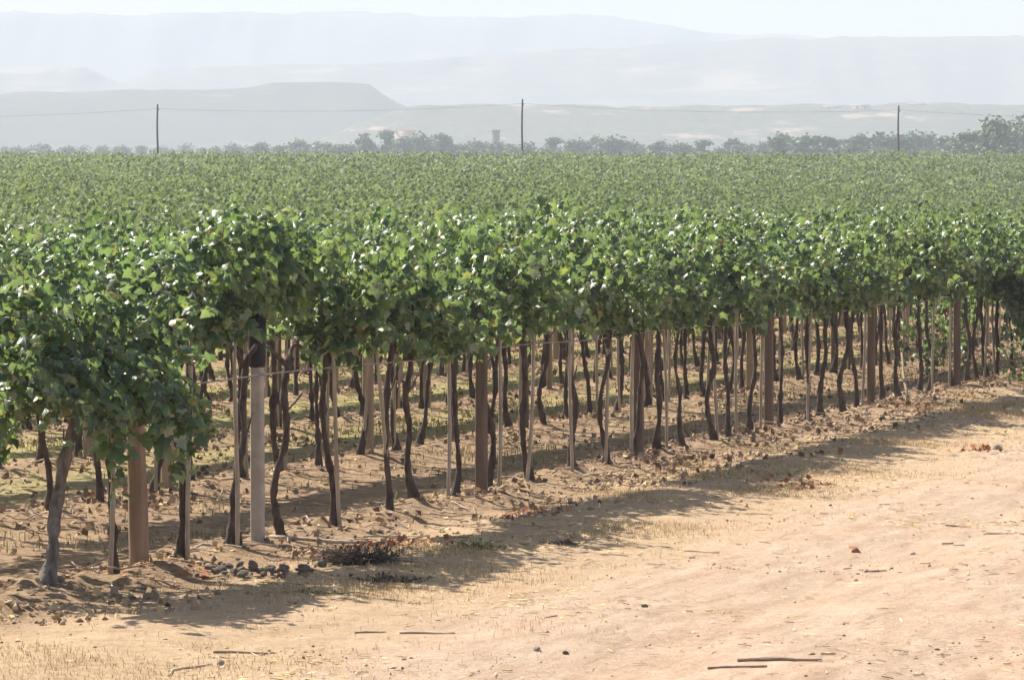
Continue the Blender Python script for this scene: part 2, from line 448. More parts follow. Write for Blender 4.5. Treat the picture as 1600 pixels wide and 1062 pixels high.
# ------------------------------------------------------------------ far hills, each with its own distance
def build_hill(name, d, prof, base_z, front, back, mat, seed, rough):
    px = np.array([p for p, _ in prof], float); py = np.array([q for _, q in prof], float)
    xs = np.linspace(-2200, 2200, 520)
    xp = 800 + xs / d * 5500.0
    top = np.interp(xp, px, py)
    top = np.array([elev(p, d) for p in top]) + rough * vnoise(xs / 30 + seed, xs * 0 + seed) + rough * 0.5 * vnoise(xs / 9 + seed, xs * 0 + seed)
    top = np.maximum(top, base_z)
    # (offset from crest, fraction of height)
    rows = [(-1.0, 0.0), (-0.8, 0.10), (-0.62, 0.22), (-0.46, 0.36), (-0.33, 0.50), (-0.22, 0.65), (-0.13, 0.80), (-0.06, 0.92), (0, 1.0), (0.25, 1.0), (0.6, 0.97), (1.0, 0.5)]
    V = []
    for o, f in rows:
        span = front if o < 0 else back
        gul = vnoise(xs / 55 + seed * 3, np.full_like(xs, o * 2.0 + seed)) * 0.55 + vnoise(xs / 18 + seed, np.full_like(xs, o * 5.0)) * 0.25
        yy = d + o * span + (gul * span * 0.22 if -1 < o < 0 else 0)
        zz = base_z + (top - base_z) * np.clip(f * (1 + (gul * 0.12 if -1 < o < 0 else 0)), 0, 1)
        V.append(np.stack([xs, np.full_like(xs, 0) + yy, zz - (4 if o == -1.0 else 0)], 1))
    V = np.concatenate(V); na = len(xs)
    i = np.arange(len(rows) - 1)[:, None] * na; j = np.arange(na - 1)[None]
    F = np.stack([i + j, i + j + 1, i + na + j + 1, i + na + j], -1).reshape(-1, 4)
    tag(link(name, make_mesh(name, V, [F], [mat], None, True)), kind='structure')

GZ_FAR = CREST_Z + 0.0156 * (1500 - CREST_D)
TAN = (0.27, 0.215, 0.165)
build_hill('far_plateau', 4300, [(-1500, 30), (-300, 24), (0, 20), (100, 20), (200, 23), (300, 22), (400, 21), (550, 19), (620, 21), (660, 29), (720, 28), (790, 25), (850, 22), (900, 23), (960, 26), (1000, 33), (1050, 42), (1090, 51), (1150, 53), (1220, 52), (1260, 56), (1400, 75), (3000, 90)],
           GZ_FAR, 500, 500, hill_material('plateau_scrub', (0.10, 0.11, 0.075), (0.17, 0.16, 0.11), TAN, 0.004, 0.60, 3.0), 1.3, 5)
build_hill('middle_plateau', 3300, [(-1500, 110), (-50, 104), (130, 106), (180, 134), (210, 124), (240, 110), (400, 103), (600, 99), (700, 92), (800, 83), (950, 76), (1075, 66), (1200, 62), (1400, 58), (1600, 55), (2200, 55), (3000, 80)],
           GZ_FAR, 600, 450, hill_material('middle_scrub', (0.075, 0.085, 0.055), (0.14, 0.135, 0.085), TAN, 0.006, 0.555, 11.0), 4.7, 4)
build_hill('mesa', 2200, [(-1500, 152), (0, 147), (200, 140), (330, 138), (400, 137), (418, 132), (480, 130), (560, 128), (582, 132), (600, 147), (625, 163), (700, 195), (760, 225), (900, 240), (3000, 240)],
           GZ_FAR, 350, 300, hill_material('mesa_scrub', (0.030, 0.046, 0.030), (0.075, 0.085, 0.050), TAN, 0.008, 0.62, 23.0), 7.1, 2.0)
build_hill('low_hill', 1850, [(-1500, 240), (300, 240), (480, 225), (560, 190), (600, 178), (640, 168), (800, 163), (1000, 166), (1200, 164), (1400, 162), (1600, 162), (2600, 160), (3000, 165)],
           GZ_FAR, 300, 250, hill_material('low_hill_scrub', (0.035, 0.048, 0.034), (0.12, 0.115, 0.075), (0.33, 0.25, 0.19), 0.024, 0.56, 31.0), 9.9, 2.5)

# ------------------------------------------------------------------ haze
def build_haze():
    z0, z1 = -1.5, 268.0
    x, y0, y1 = BOX_X, BOX_Y0, BOX_Y1
    V = [(-x, y0, z0), (x, y0, z0), (x, y1, z0), (-x, y1, z0), (-x, y0, z1), (x, y0, z1), (x, y1, z1), (-x, y1, z1)]
    F = [(0, 3, 2, 1), (4, 5, 6, 7), (0, 1, 5, 4), (1, 2, 6, 5), (2, 3, 7, 6), (3, 0, 4, 7)]
    m, nt, out = new_mat('haze')
    v = nd(nt, "ShaderNodeVolumePrincipled")
    v.inputs['Color'].default_value = (0.70, 0.79, 0.93, 1)
    v.inputs['Density'].default_value = HAZE_DENSITY
    v.inputs['Anisotropy'].default_value = 0.0
    nt.links.new(v.outputs[0], out.inputs['Volume'])
    tag(link('haze', make_mesh('haze', V, [F], [m])), kind='stuff')
build_haze()

# ------------------------------------------------------------------ vine leaves
def leaf_template():
    half = [(0.0, 0.02), (0.24, -0.16), (0.50, 0.02), (0.38, 0.22), (0.56, 0.48), (0.27, 0.56), (0.0, 1.0)]
    out = half + [(-x, y) for x, y in half[-2:0:-1]]
    P = np.array([(0.0, 0.36)] + out)
    z = -0.30 * P[:, 1] ** 2 - 0.30 * np.abs(P[:, 0]) + 0.10 * np.sin(P[:, 0] * 9 + P[:, 1] * 5)
    z[0] += 0.05
    n = len(out)
    T = np.array([(0, 1 + i, 1 + (i + 1) % n) for i in range(n)])
    P = np.stack([P[:, 0], P[:, 1], z], 1)
    return P, T
HI = leaf_template()
MIDL = (np.array([(0, 0, 0), (0.48, 0.25, -0.12), (0.30, 0.7, -0.2), (0, 1, -0.24), (-0.30, 0.7, -0.2), (-0.48, 0.25, -0.12)], float), np.array([(0, 1, 2), (0, 2, 3), (0, 3, 4), (0, 4, 5)]))
LOW = (np.array([(0, 0, 0), (0.5, 0.42, -0.16), (0, 1, -0.12), (-0.5, 0.42, -0.16)], float), np.array([(0, 1, 2), (0, 2, 3)]))

def norm(a): return a / (np.linalg.norm(a, axis=-1, keepdims=True) + 1e-9)

def stamp(template, pos, nrm, tip, size, rng, jitter=0.8):
    P, T = template
    nrm = norm(nrm); tip = norm(tip - (tip * nrm).sum(1)[:, None] * nrm)
    side = np.cross(tip, nrm)
    curl = 1 + jitter * (rng.random(len(pos)) * 2 - 0.7)
    wid = 0.85 + 0.35 * rng.random(len(pos))
    V = pos[:, None] + size[:, None, None] * (P[None, :, 0, None] * (side * wid[:, None])[:, None] + P[None, :, 1, None] * tip[:, None] + P[None, :, 2, None] * (nrm * curl[:, None])[:, None])
    F = (np.arange(len(pos)) * len(P))[:, None, None] + T[None]
    return V.reshape(-1, 3), F.reshape(-1, 3)

def orient(pos, out, rng, up=1.05, rnd=0.75):
    n = len(pos)
    o = norm(out + 0.35 * rng.normal(size=(n, 3)))
    nrm = 0.75 * o + np.array([0, 0, up]) + rnd * rng.normal(size=(n, 3))
    tip = 0.7 * o + np.array([0, 0, -0.9]) + 0.45 * rng.normal(size=(n, 3))
    return nrm, tip

def vine_leaves(rng, nshoot=15, z0=1.32, height=(0.65, 1.15), wild=0.44, hang=2, filler=120, size=(0.085, 0.155), xr=0.52, low=None, step=0.068, tall=0):
    """leaf positions and outward directions of one vine, and its shoots"""
    pos, out, paths = [], [], []
    def walk(p, d, L, grav):
        path = [p.copy()]
        k = int(L / step)
        for i in range(k):
            d = norm(d + rng.normal(size=3) * 0.10 + np.array([0, 0, -grav * (0.4 + i / k)]))
            p = p + d * step
            path.append(p.copy())
            a = rng.uniform(0, 2 * np.pi)
            o = np.array([math.cos(a), math.sin(a), 0.15]) + np.array([0, 1.0 * np.sign(p[1]) * min(1, abs(p[1]) * 4), 0])
            o = norm(o)
            pos.append(p + o * rng.uniform(0.03, 0.09)); out.append(o)
            if rng.random() < 0.9:
                o2 = norm(-o + rng.normal(size=3) * 0.5 + np.array([0, 0.6 * np.sign(p[1]), 0]))
                pos.append(p + o2 * rng.uniform(0.03, 0.12)); out.append(o2)
        paths.append(np.array(path))
    for i in range(nshoot):
        x = rng.uniform(-xr, xr)
        d = norm(np.array([rng.normal() * wild * 0.7, rng.normal() * wild, 1.0]))
        walk(np.array([x, rng.normal() * 0.03, z0 + rng.uniform(-0.06, 0.05)]), d, rng.uniform(*height), 0.055 + 0.05 * rng.random())
    for i in range(tall):
        walk(np.array([rng.uniform(-xr, xr), rng.normal() * 0.08, z0 + 0.1]), norm(np.array([rng.normal() * 0.25, rng.normal() * 0.22, 1.0])), rng.uniform(0.72, 1.02), 0.02)
    for i in range(hang):
        sg = rng.choice([-1, 1])
        walk(np.array([rng.uniform(-xr, xr), sg * 0.05, z0]), norm(np.array([rng.normal() * 0.4, sg * 0.7, 0.9])), rng.uniform(0.5, 1.05), 0.20)
    if low:
        cnt, zlow, yb = low[:3]; xmax = low[3] if len(low) > 3 else xr
        for i in range(cnt):
            sg = -1 if rng.random() < (0.7 if cnt < 60 else 0.95) else 1
            walk(np.array([rng.uniform(-xr, xmax), sg * 0.1, rng.uniform(1.1, 1.5)]), norm(np.array([rng.normal() * 0.5 * (xmax > 0.2) - 0.2 * (xmax <= 0.2), sg * (0.5 + yb), 0.25])), rng.uniform(0.5, 0.6 + (1.4 - zlow)), 0.20)
    a = rng.uniform(0, 2 * np.pi, filler); r = np.sqrt(rng.random(filler))
    f = np.stack([rng.uniform(-xr, xr, filler), np.cos(a) * r * 0.24, z0 + 0.22 + np.sin(a) * r * 0.38], 1)
    pos = np.concatenate([np.array(pos), f]); out = np.concatenate([np.array(out), np.stack([rng.normal(size=filler) * 0.4, np.cos(a), np.sin(a) * 0.5], 1)])
    return pos, out, paths

def foliage_mesh(name, seed, template=HI, canes=True, size=(0.050, 0.100), keep=None, mat=None, **kw):
    rng = np.random.default_rng(seed)
    pos, out, paths = vine_leaves(rng, **kw)
    if keep is not None:
        k = keep(pos); pos, out = pos[k], out[k]
    nrm, tip = orient(pos, out, rng)
    sz = rng.uniform(size[0], size[1], len(pos))
    V, F = stamp(template, pos, nrm, tip, sz, rng)
    P = Parts(); P.add(V, None, F)
    nleaf = len(F)
    mats = [mat or M['leaf']]
    if canes:
        for p in paths:
            V2, q, t = tube(p[::2] if len(p) > 5 else p, np.linspace(0.0055, 0.0025, len(p[::2] if len(p) > 5 else p)), 3, cap=False)
            P.add(V2, q, None)
        mats.append(M['cane'])
        return make_mesh(name, np.concatenate(P.v), [P.faces()[1], P.faces()[0]], mats, [0, 1])
    return make_mesh(name, np.concatenate(P.v), [P.faces()[1]], mats)

def trunk_path(rng, lean=0.0, height=1.27, wig=0.05, base_off=0.0):
    zs = np.linspace(-0.08, height, 15)
    t = np.clip(zs / height, 0, 1)
    ph = rng.uniform(0, 6.28, 4)
    x = lean * t + wig * (np.sin(t * rng.uniform(3, 6) + ph[0]) - math.sin(ph[0])) + 0.35 * wig * np.sin(t * 13 + ph[1]) + base_off * np.exp(-(t / 0.12) ** 2)
    x = x + np.cumsum(rng.normal(size=len(t))) * 0.013 * (t > 0.05)
    y = 0.6 * wig * (np.sin(t * rng.uniform(3, 6) + ph[2]) - math.sin(ph[2])) + 0.3 * wig * np.sin(t * 11 + ph[3])
    return np.stack([x, y, zs], 1), t

def trunk_mesh(name, seed, rad=0.027, lean=0.0, wig=0.06, bulge=0.022, mat=None, sides=9, arms=True, height=1.27, rough=0.16):
    rng = np.random.default_rng(seed)
    P = Parts()
    path, t = trunk_path(rng, lean, height, wig, rng.normal() * 0.02)
    # denser path
    tt = np.linspace(0, 1, 30); k = np.linspace(0, 1, len(path))
    dense = np.stack([np.interp(tt, k, path[:, i]) for i in range(3)], 1)
    dense[1:-1] = (dense[:-2] + 2 * dense[1:-1] + dense[2:]) / 4
    td = np.clip(dense[:, 2] / height, 0, 1)
    R = rad * (1.0 - 0.18 * td) + bulge * np.exp(-(td / 0.10) ** 2) + 0.010 * np.exp(-((td - 1) / 0.06) ** 2) + rad * 0.22 * np.array([rng.normal() for _ in td]) * 0.5
    for _ in range(2):
        c = rng.uniform(0.2, 0.85); R = R + rng.uniform(0.004, 0.012) * np.exp(-((td - c) / 0.035) ** 2)
    P.tube(dense, np.maximum(R, 0.012), sides, rough, rng)
    top = dense[-1]
    if arms:
        for sg in (-1, 1):
            m = 9; q = np.linspace(0, 1, m)
            L = rng.uniform(0.36, 0.46)
            ap = np.stack([top[0] * (1 - q) + sg * L * q, top[1] * (1 - q) + 0.02 * np.sin(q * 7 + seed), top[2] - 0.10 + 0.17 * np.sin(np.minimum(q * 1.9, 1) * 1.57) + 0.015 * np.sin(q * 9 + seed)], 1)
            P.tube(ap, np.linspace(rad * 0.75, rad * 0.40, m), 7, rough, rng)
        for i in range(rng.integers(1, 4)):   # spurs and dead stubs
            c = rng.uniform(0.55, 0.95); j = int(c * 29)
            d = np.array([rng.normal(), rng.normal() * 0.5, 0.8]); d /= np.linalg.norm(d)
            L = rng.uniform(0.10, 0.35)
            sp = np.stack([dense[j] + d * L * q + np.array([0, 0, 0.05]) * q * q for q in np.linspace(0, 1, 5)])
            P.tube(sp, np.linspace(0.011, 0.005, 5), 5, 0.1, rng)
    return P.mesh(name, mat or M['bark'], False)

NVAR = 14
FOL = [foliage_mesh('foliage', 100 + i, nshoot=int(RNG.integers(23, 30)), hang=int(RNG.integers(1, 7)), tall=int(RNG.integers(0, 4)), filler=int(RNG.integers(280, 400)), height=(0.42, 0.74 + 0.24 * RNG.random()), z0=1.31 + 0.07 * RNG.random(), xr=0.40 + 0.12 * RNG.random(), wild=0.40 + 0.14 * RNG.random()) for i in range(NVAR)]
TRK = [trunk_mesh('trunk', 300 + i, rad=0.0205 + 0.0070 * RNG.random(), lean=RNG.normal() * 0.13, wig=0.018 + 0.05 * RNG.random(), bulge=0.012 + 0.020 * RNG.random(), rough=0.22) for i in range(18)]
FOL_HIGH = [foliage_mesh('foliage', 170 + i, nshoot=22, hang=0, filler=260, height=(0.42, 0.70), z0=1.66) for i in range(2)]
FOL_LOW = [foliage_mesh('foliage', 180 + i, nshoot=22, hang=1, filler=300, tall=0, height=(0.50, 0.84), z0=1.44 if i == 2 else 1.34, low=(l, z, y, xm), xr=xr) for i, (l, z, y, xr, xm) in
           enumerate([(40, 0.85, 0.30, 0.55, 0.5), (20, 1.10, 0.22, 0.50, 0.1), (1, 1.3, 0.15, 0.42, -0.2), (3, 1.2, 0.1, 0.5, 0.5), (70, 0.10, 0.25, 0.42, 0.42)])]
TRK_FIRST = trunk_mesh('trunk', 905, rad=0.041, lean=0.36, wig=0.05, bulge=0.022, mat=M['old_bark'], sides=12, rough=0.22)

ORD = ['first', 'second', 'third', 'fourth', 'fifth', 'sixth', 'seventh', 'eighth', 'ninth', 'tenth', 'eleventh', 'twelfth', 'thirteenth', 'fourteenth', 'fifteenth', 'sixteenth', 'seventeenth', 'eighteenth', 'nineteenth', 'twentieth'] + ['twenty-' + w for w in ('first', 'second', 'third', 'fourth', 'fifth', 'sixth', 'seventh', 'eighth', 'ninth')] + ['thirtieth'] + ['thirty-' + w for w in ('first', 'second', 'third', 'fourth', 'fifth', 'sixth', 'seventh', 'eighth', 'ninth')] + ['fortieth'] + ['forty-' + w for w in ('first', 'second', 'third', 'fourth', 'fifth', 'sixth', 'seventh', 'eighth', 'ninth')]

# ------------------------------------------------------------------ posts
def post_mesh(name, w, h, mat, round_=False, seed=0, bev=0.25):
    rng = np.random.default_rng(seed)
    P = Parts()
    if round_:
        zs = np.linspace(-0.1, h, 12)
        P.tube(np.stack([0.004 * np.sin(zs * 5), 0 * zs, zs], 1), np.linspace(w * 0.52, w * 0.44, 12), 14, 0.035, rng)
    else:
        c = w / 2; b = c * bev
        ring = np.array([(c, -c + b), (c, c - b), (c - b, c), (-c + b, c), (-c, c - b), (-c, -c + b), (-c + b, -c), (c - b, -c)])
        zs = np.linspace(-0.1, h, 9); V = []
        for z in zs:
            V.append(np.c_[ring * (1 - 0.06 * z / h) * (1 + 0.012 * rng.normal(size=(8, 1))), np.full(8, z)])
        V = np.concatenate(V)
        k = np.arange(len(zs) - 1)[:, None] * 8; j = np.arange(8)[None]
        q = np.stack([k + j, k + (j + 1) % 8, k + 8 + (j + 1) % 8, k + 8 + j], -1).reshape(-1, 4)
        V = np.concatenate([V, [[0, 0, zs[-1]]]]); t = np.array([(len(V) - 1, len(V) - 9 + i, len(V) - 9 + (i + 1) % 8) for i in range(8)])
        P.add(V, q, t)
    return P.mesh(name, mat)

def shade_band_mesh(w, z0, z1):  # dark tube put round the post where the canopy shades it
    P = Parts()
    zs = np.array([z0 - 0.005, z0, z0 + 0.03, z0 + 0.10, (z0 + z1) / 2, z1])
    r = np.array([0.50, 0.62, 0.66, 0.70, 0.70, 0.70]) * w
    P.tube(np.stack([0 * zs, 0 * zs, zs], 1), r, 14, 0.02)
    return P.mesh('shade_band', M['shade_band'], True)

SHAFT = {k: post_mesh('shaft', w, 1.72, M[k], rnd, 40 + i) for i, (k, w, rnd) in enumerate([('concrete', 0.084, False), ('brown_post', 0.088, False), ('tan_post', 0.090, False)])}
SHAFT['wood_end'] = post_mesh('shaft', 0.128, 1.55, M['wood_end'], True, 47)
SHADE_BAND = shade_band_mesh(0.090, 1.22, 1.62)

def post(s, n, kind, label, group, shade_band=False, tilt=(0, 0)):
    p = sn(s, n); z = float(ground_z(*p))
    o = empty('trellis_post', (p[0], p[1], z), ROW_ROT)
    o.rotation_euler = (tilt[0], tilt[1], ROW_ROT)
    tag(o, label, 'post', group)
    link('shaft', SHAFT[kind], o)
    if shade_band:
        link('shade_band', SHADE_BAND, o)
    return o

# ------------------------------------------------------------------ stakes
def stake_mesh(seed):
    rng = np.random.default_rng(seed)
    P = Parts(); zs = np.linspace(-0.08, 1.42 + 0.12 * rng.random(), 10)
    r = np.linspace(0.0165, 0.0135, 10); r[[3, 6]] *= 1.18
    P.tube(np.stack([0.012 * np.sin(zs * 2 + seed), 0.01 * np.cos(zs * 3 + seed), zs], 1), r, 7, 0.05, rng)
    return P.mesh('stake', M['stake'])
STK = [stake_mesh(60 + i) for i in range(6)]

def stake(s, n, label, group, tilt=0.0, tilt2=0.0):
    p = sn(s, n); z = float(ground_z(*p))
    o = link('vine_stake', random.choice(STK), None, (p[0], p[1], z))
    o.rotation_euler = (tilt2, tilt, ROW_ROT)
    tag(o, label, 'stake', group)
    return o

# ------------------------------------------------------------------ vines
def vine(s, n, trunk, fol, label, group, flip=False, sc=(1, 1, 1), slean=0.0):
    p = sn(s, n); z = float(ground_z(*p))
    o = empty('grapevine', (p[0], p[1], z), ROW_ROT + (math.pi if flip else 0))
    o.scale = sc
    tag(o, label, 'grapevine', group)
    link('trunk', trunk, o)
    f = link('foliage', fol, o); f['kind'] = 'stuff'
    return o

ROW_WORD = ['front', 'second', 'third', 'fourth', 'fifth']
# front row, measured off the photograph in metres along the row
R1_V = [19.52, 20.48, 21.56, 22.37, 23.18, 24.21, 25.13, 25.82, 26.76, 27.6, 28.48, 29.72, 30.64, 31.42, 32.31, 32.99, 34.13, 34.81, 35.59, 36.84, 37.93, 38.47, 39.53, 40.32, 41.54, 42.45, 43.43, 44.12, 45.33, 46.28, 46.93, 47.6, 48.3, 49.2, 50.1]
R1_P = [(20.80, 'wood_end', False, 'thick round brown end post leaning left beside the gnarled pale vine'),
        (22.73, 'concrete', True, 'pale grey square post with a painted shade band in the front row'),
        (27.34, 'brown_post', False, 'plain brown square post, first to the right of the pale shade-banded post'),
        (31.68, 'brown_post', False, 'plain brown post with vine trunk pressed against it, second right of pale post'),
        (36.32, 'brown_post', True, 'brown front row post with painted shade band, third right of the pale post'),
        (40.92, 'brown_post', True, 'brown front row post with painted shade band, fourth right of the pale post'),
        (45.68, 'brown_post', True, 'brown front row post with painted shade band, fifth right of the pale post')]
R1_NAME = ['leaning brown end post', 'pale shade-banded post', 'first brown post right of it', '', '', '', '']
POST_REF = ['the leaning end post', 'the pale shade-banded post', 'the first plain brown post', 'the second plain brown post', 'the first brown shade-banded post', 'the second brown shade-banded post', 'the third brown shade-banded post']

for i, (s, kind, has_shade, label) in enumerate(R1_P):
    post(s, ROW0, kind, label, 'posts of the front vine row', has_shade, (0.0, -0.045) if i == 0 else (0, RNG.normal() * 0.008))

def trunk_ref(s, posts, refs):
    """'third trunk right of <post>' from a list of post positions"""
    return None

def count_labels(vs_, ps):
    """for each vine: (index of the post it is counted from, side, rank)"""
    out = []
    for v in vs_:
        left = [i for i, p in enumerate(ps) if p <= v]
        if left:
            i = left[-1]; rank = sum(1 for w in vs_ if ps[i] < w <= v); out.append((i, 'right', rank))
        else:
            rank = sum(1 for w in vs_ if v <= w < ps[0]); out.append((0, 'left', rank))
    return out

R1_STAKE = {20.48: (20.30, 0.02), 21.56: (21.50, 0.0), 22.37: (22.27, 0.0), 24.21: (24.19, -0.14), 25.13: (25.15, -0.16), 26.76: (26.43, 0.08), 27.6: (27.65, 0.03), 28.48: (28.39, 0.07), 29.72: (29.58, -0.03),
            30.64: (30.60, 0.0), 31.42: (31.36, 0.0), 32.31: (32.44, 0.0), 34.13: (34.20, -0.05), 34.81: (34.95, 0.01), 35.59: (35.83, 0.05), 37.93: (37.86, 0.03), 40.32: (40.38, 0.06), 44.12: (44.06, 0.05), 45.33: (45.1, 0), 46.93: (47.26, 0.02), 47.6: (47.9, 0.03)}
for i, (s, ref) in enumerate(zip(R1_V, count_labels(R1_V, [p[0] for p in R1_P]))):
    pi, side, rank = ref
    where = f"{ORD[rank - 1]} trunk {side} of {POST_REF[pi]}"
    if i == 0:
        label = 'thick gnarled pale grapevine leaning right at the left end of the front row'
    elif i in (1, 2):
        label = 'dark front row grapevine with low bushy leaves, ' + where
    elif i >= 31:
        label = 'front row grapevine with trailing leaves, ' + where
    else:
        label = 'front row grapevine, ' + where
    if i == 0: fol = FOL_LOW[0]
    elif i == 1: fol = FOL_LOW[1]
    elif i == 2: fol = FOL_LOW[2]
    elif i in (3, 4): fol = FOL_HIGH[i - 3]
    elif i >= 31: fol = FOL_LOW[4]
    elif i == 5: fol = FOL[3]
    else: fol = FOL[(i * 5) % NVAR]
    flip = (3 < i < 31 and i % 3 == 1)
    k = 1.0 + RNG.normal() * 0.06 
    k = min(max(k, 1.02 if i in (3, 4, 5) else 0.95), 1.08)
    vine(s, ROW0 + RNG.normal() * 0.02, TRK_FIRST if i == 0 else TRK[(i * 7) % 18], fol, label, 'grapevines of the front row', flip, (1.0, 1.0 + RNG.normal() * 0.10, k))
    if s in R1_STAKE:
        ss, tl = R1_STAKE[s]
        stake(ss, ROW0 - 0.035, 'thin grey stake by front row vine, ' + where, 'stakes of the front vine row', tl, RNG.normal() * 0.01)

# rows two to five
ROW_POST0 = {1: 26.58, 2: 30.2, 3: 33.4, 4: 38.0}
XLO, XHI = -0.152, 0.152
def row_span(n):
    def at(t): 
        Y = n / (t * N[0] + N[1]); return float(np.array([t * Y, Y]) @ U)
    return at(XLO), at(XHI)
for r in range(1, 5):
    n = ROW0 + ROW_GAP * r
    s0, s1 = row_span(n)
    ps = []; p = ROW_POST0[r]
    while p - 4.48 > s0: p -= 4.48
    while p < s1: ps.append(p); p += 4.48
    vs_ = []; v = s0 + 0.3
    while v < s1:
        vs_.append(v + RNG.normal() * 0.07); v += 0.90
    for j, p in enumerate(ps):
        post(p, n, 'tan_post' if (j + r) % 3 else 'brown_post', f"{'tan' if (j + r) % 3 else 'dark brown'} square post in the {ROW_WORD[r]} vine row, {ORD[j]} of its posts from the left", f'posts of the {ROW_WORD[r]} vine row', False, (0, RNG.normal() * 0.012))
    for j, (v, ref) in enumerate(zip(vs_, count_labels(vs_, ps))):
        pi, side, rank = ref
        where = f"{ORD[rank - 1]} trunk {side} of that row's {ORD[pi]} post"
        vine(v, n + RNG.normal() * 0.03, TRK[int(RNG.integers(18))], FOL[int(RNG.integers(NVAR))], f"grapevine in the {ROW_WORD[r]} row, {where}", f'grapevines of the {ROW_WORD[r]} row', bool(RNG.random() < 0.5), (1, 1 + RNG.normal() * 0.05, 1 + RNG.normal() * 0.035))
        if r < 4 and RNG.random() < 0.6:
            stake(v + RNG.normal() * 0.06, n - 0.04, f"thin grey stake in the {ROW_WORD[r]} row, by {where}", f'stakes of the {ROW_WORD[r]} vine row', RNG.normal() * 0.05)

# wires along the rows
for r in range(0, 4):
    n = ROW0 + ROW_GAP * r
    s0, s1 = (19.3, 53.0) if r == 0 else row_span(n)
    ss = np.arange(s0, s1, 0.45)
    xy = ss[:, None] * U + (n - 0.05) * N
    zz = np.interp(ss, ss[::10], ground_z(xy[::10, 0], xy[::10, 1])) + 1.17 + 0.012 * np.sin(ss * 1.4)
    P = Parts(); P.tube(np.c_[xy, zz], np.full(len(ss), 0.006), 5)
    tag(link('trellis_wire', P.mesh('trellis_wire', M['wire'])), f'thin wire stretched along the posts of the {ROW_WORD[r]} vine row', 'wire', 'trellis wires')

# ------------------------------------------------------------------ the rest of the vineyard: rows six and on, one mass
def build_mass():
    rng = np.random.default_rng(77)
    V, F, base = [], [], 0
    TV, TQ, tb = [], [], 0
    protos = {}
    def proto(lod, i):
        key = (lod, i)
        if key not in protos:
            r2 = np.random.default_rng(500 + i + 40 * lod)
            pos, out, _ = vine_leaves(r2, nshoot=26 if lod == 3 else 15, hang=2, filler=120, height=(0.6, 1.08), step=(0.080, 0.12, 0.17, 0.068)[lod])
            if True:
                k = r2.random(len(pos)) < (0.85, 0.56, 0.38, 1.0)[lod]; pos, out = pos[k], out[k]
            nrm, tip = orient(pos, out, r2)
            sz = r2.uniform(*((0.08, 0.14), (0.105, 0.175), (0.14, 0.225), (0.055, 0.105))[lod], len(pos))
            protos[key] = stamp((LOW, LOW, LOW, MIDL)[lod], pos, nrm, tip, sz, r2)
        return protos[key]
    r = 0
    while True:
        n = ROW0 + ROW_GAP * r
        # depth at which this row crosses the frame
        wide = 1.0 if r < 5 else (1.16 if r < 16 else 1.06)
        ylo = n / (XLO * wide * N[0] + N[1])
        if ylo > 332: break
        s0 = float(np.array([XLO * wide * ylo, ylo]) @ U)
        den = XHI * wide * N[0] + N[1]
        yhi = min(n / den, 332)
        X = (n - yhi * N[1]) / N[0]
        s1 = float(np.array([X, yhi]) @ U)
        s = np.arange(s0, s1, 0.92) + rng.normal(size=len(np.arange(s0, s1, 0.92))) * 0.06
        if r < 5:
            s = np.concatenate([np.arange(s1 + 0.5, s1 + 7, 0.92)] + ([np.arange(s0 - 5.5, s0 - 0.3, 0.92)] if r else []))
        xy = s[:, None] * U + n * N
        gz = ground_z(xy[:, 0], xy[:, 1])
        for (x, y), z in zip(xy, gz):
            lod = 3 if r < 5 else 0 if y < 95 else (1 if y < 185 else 2)
            pv, pf = proto(lod, int(rng.integers(10)))
            if rng.random() < 0.07 + 0.30 * max(0.0, float(vnoise(x * 0.11 + 40, y * 0.06)) - 0.12): continue
            fl = 1 if rng.random() < 0.5 else -1
            c, sn_ = math.cos(ROW_ROT) * fl, math.sin(ROW_ROT) * fl
            k = 1 + rng.normal() * 0.06 + 0.22 * float(vnoise(x * 0.3, y * 0.12))
            V.append(np.stack([x + pv[:, 0] * c - pv[:, 1] * sn_, y + pv[:, 0] * sn_ + pv[:, 1] * c, z + pv[:, 2] * k], 1).astype(np.float32))
            F.append(pf + base); base += len(pv)
            if r < 12:
                w = rng.normal() * 0.05
                zs = np.array([-0.05, 0.45, 0.9, 1.35]); xo = np.array([0, 0.03, -0.02, 0]) + w * zs
                tv, tq, _ = tube(np.stack([x + xo * U[0], y + xo * U[1], z + zs], 1), [0.045, 0.028, 0.026, 0.03], 4, cap=False)
                TV.append(tv); TQ.append(tq + tb); tb += len(tv)
        r += 1
    V = np.concatenate(V + TV); F = np.concatenate(F); Q = np.concatenate(TQ) + base
    o = link('vine_rows', make_mesh('vine_rows', V, [F, Q], [M['mass_leaf'], M['bark']], [0, 1]))
    tag(o, 'mass of green vine rows rising behind the nearer rows to the horizon', 'vines', None, 'stuff')
    print('mass rows', r, 'tris', len(F) + 2 * len(Q))
build_mass()

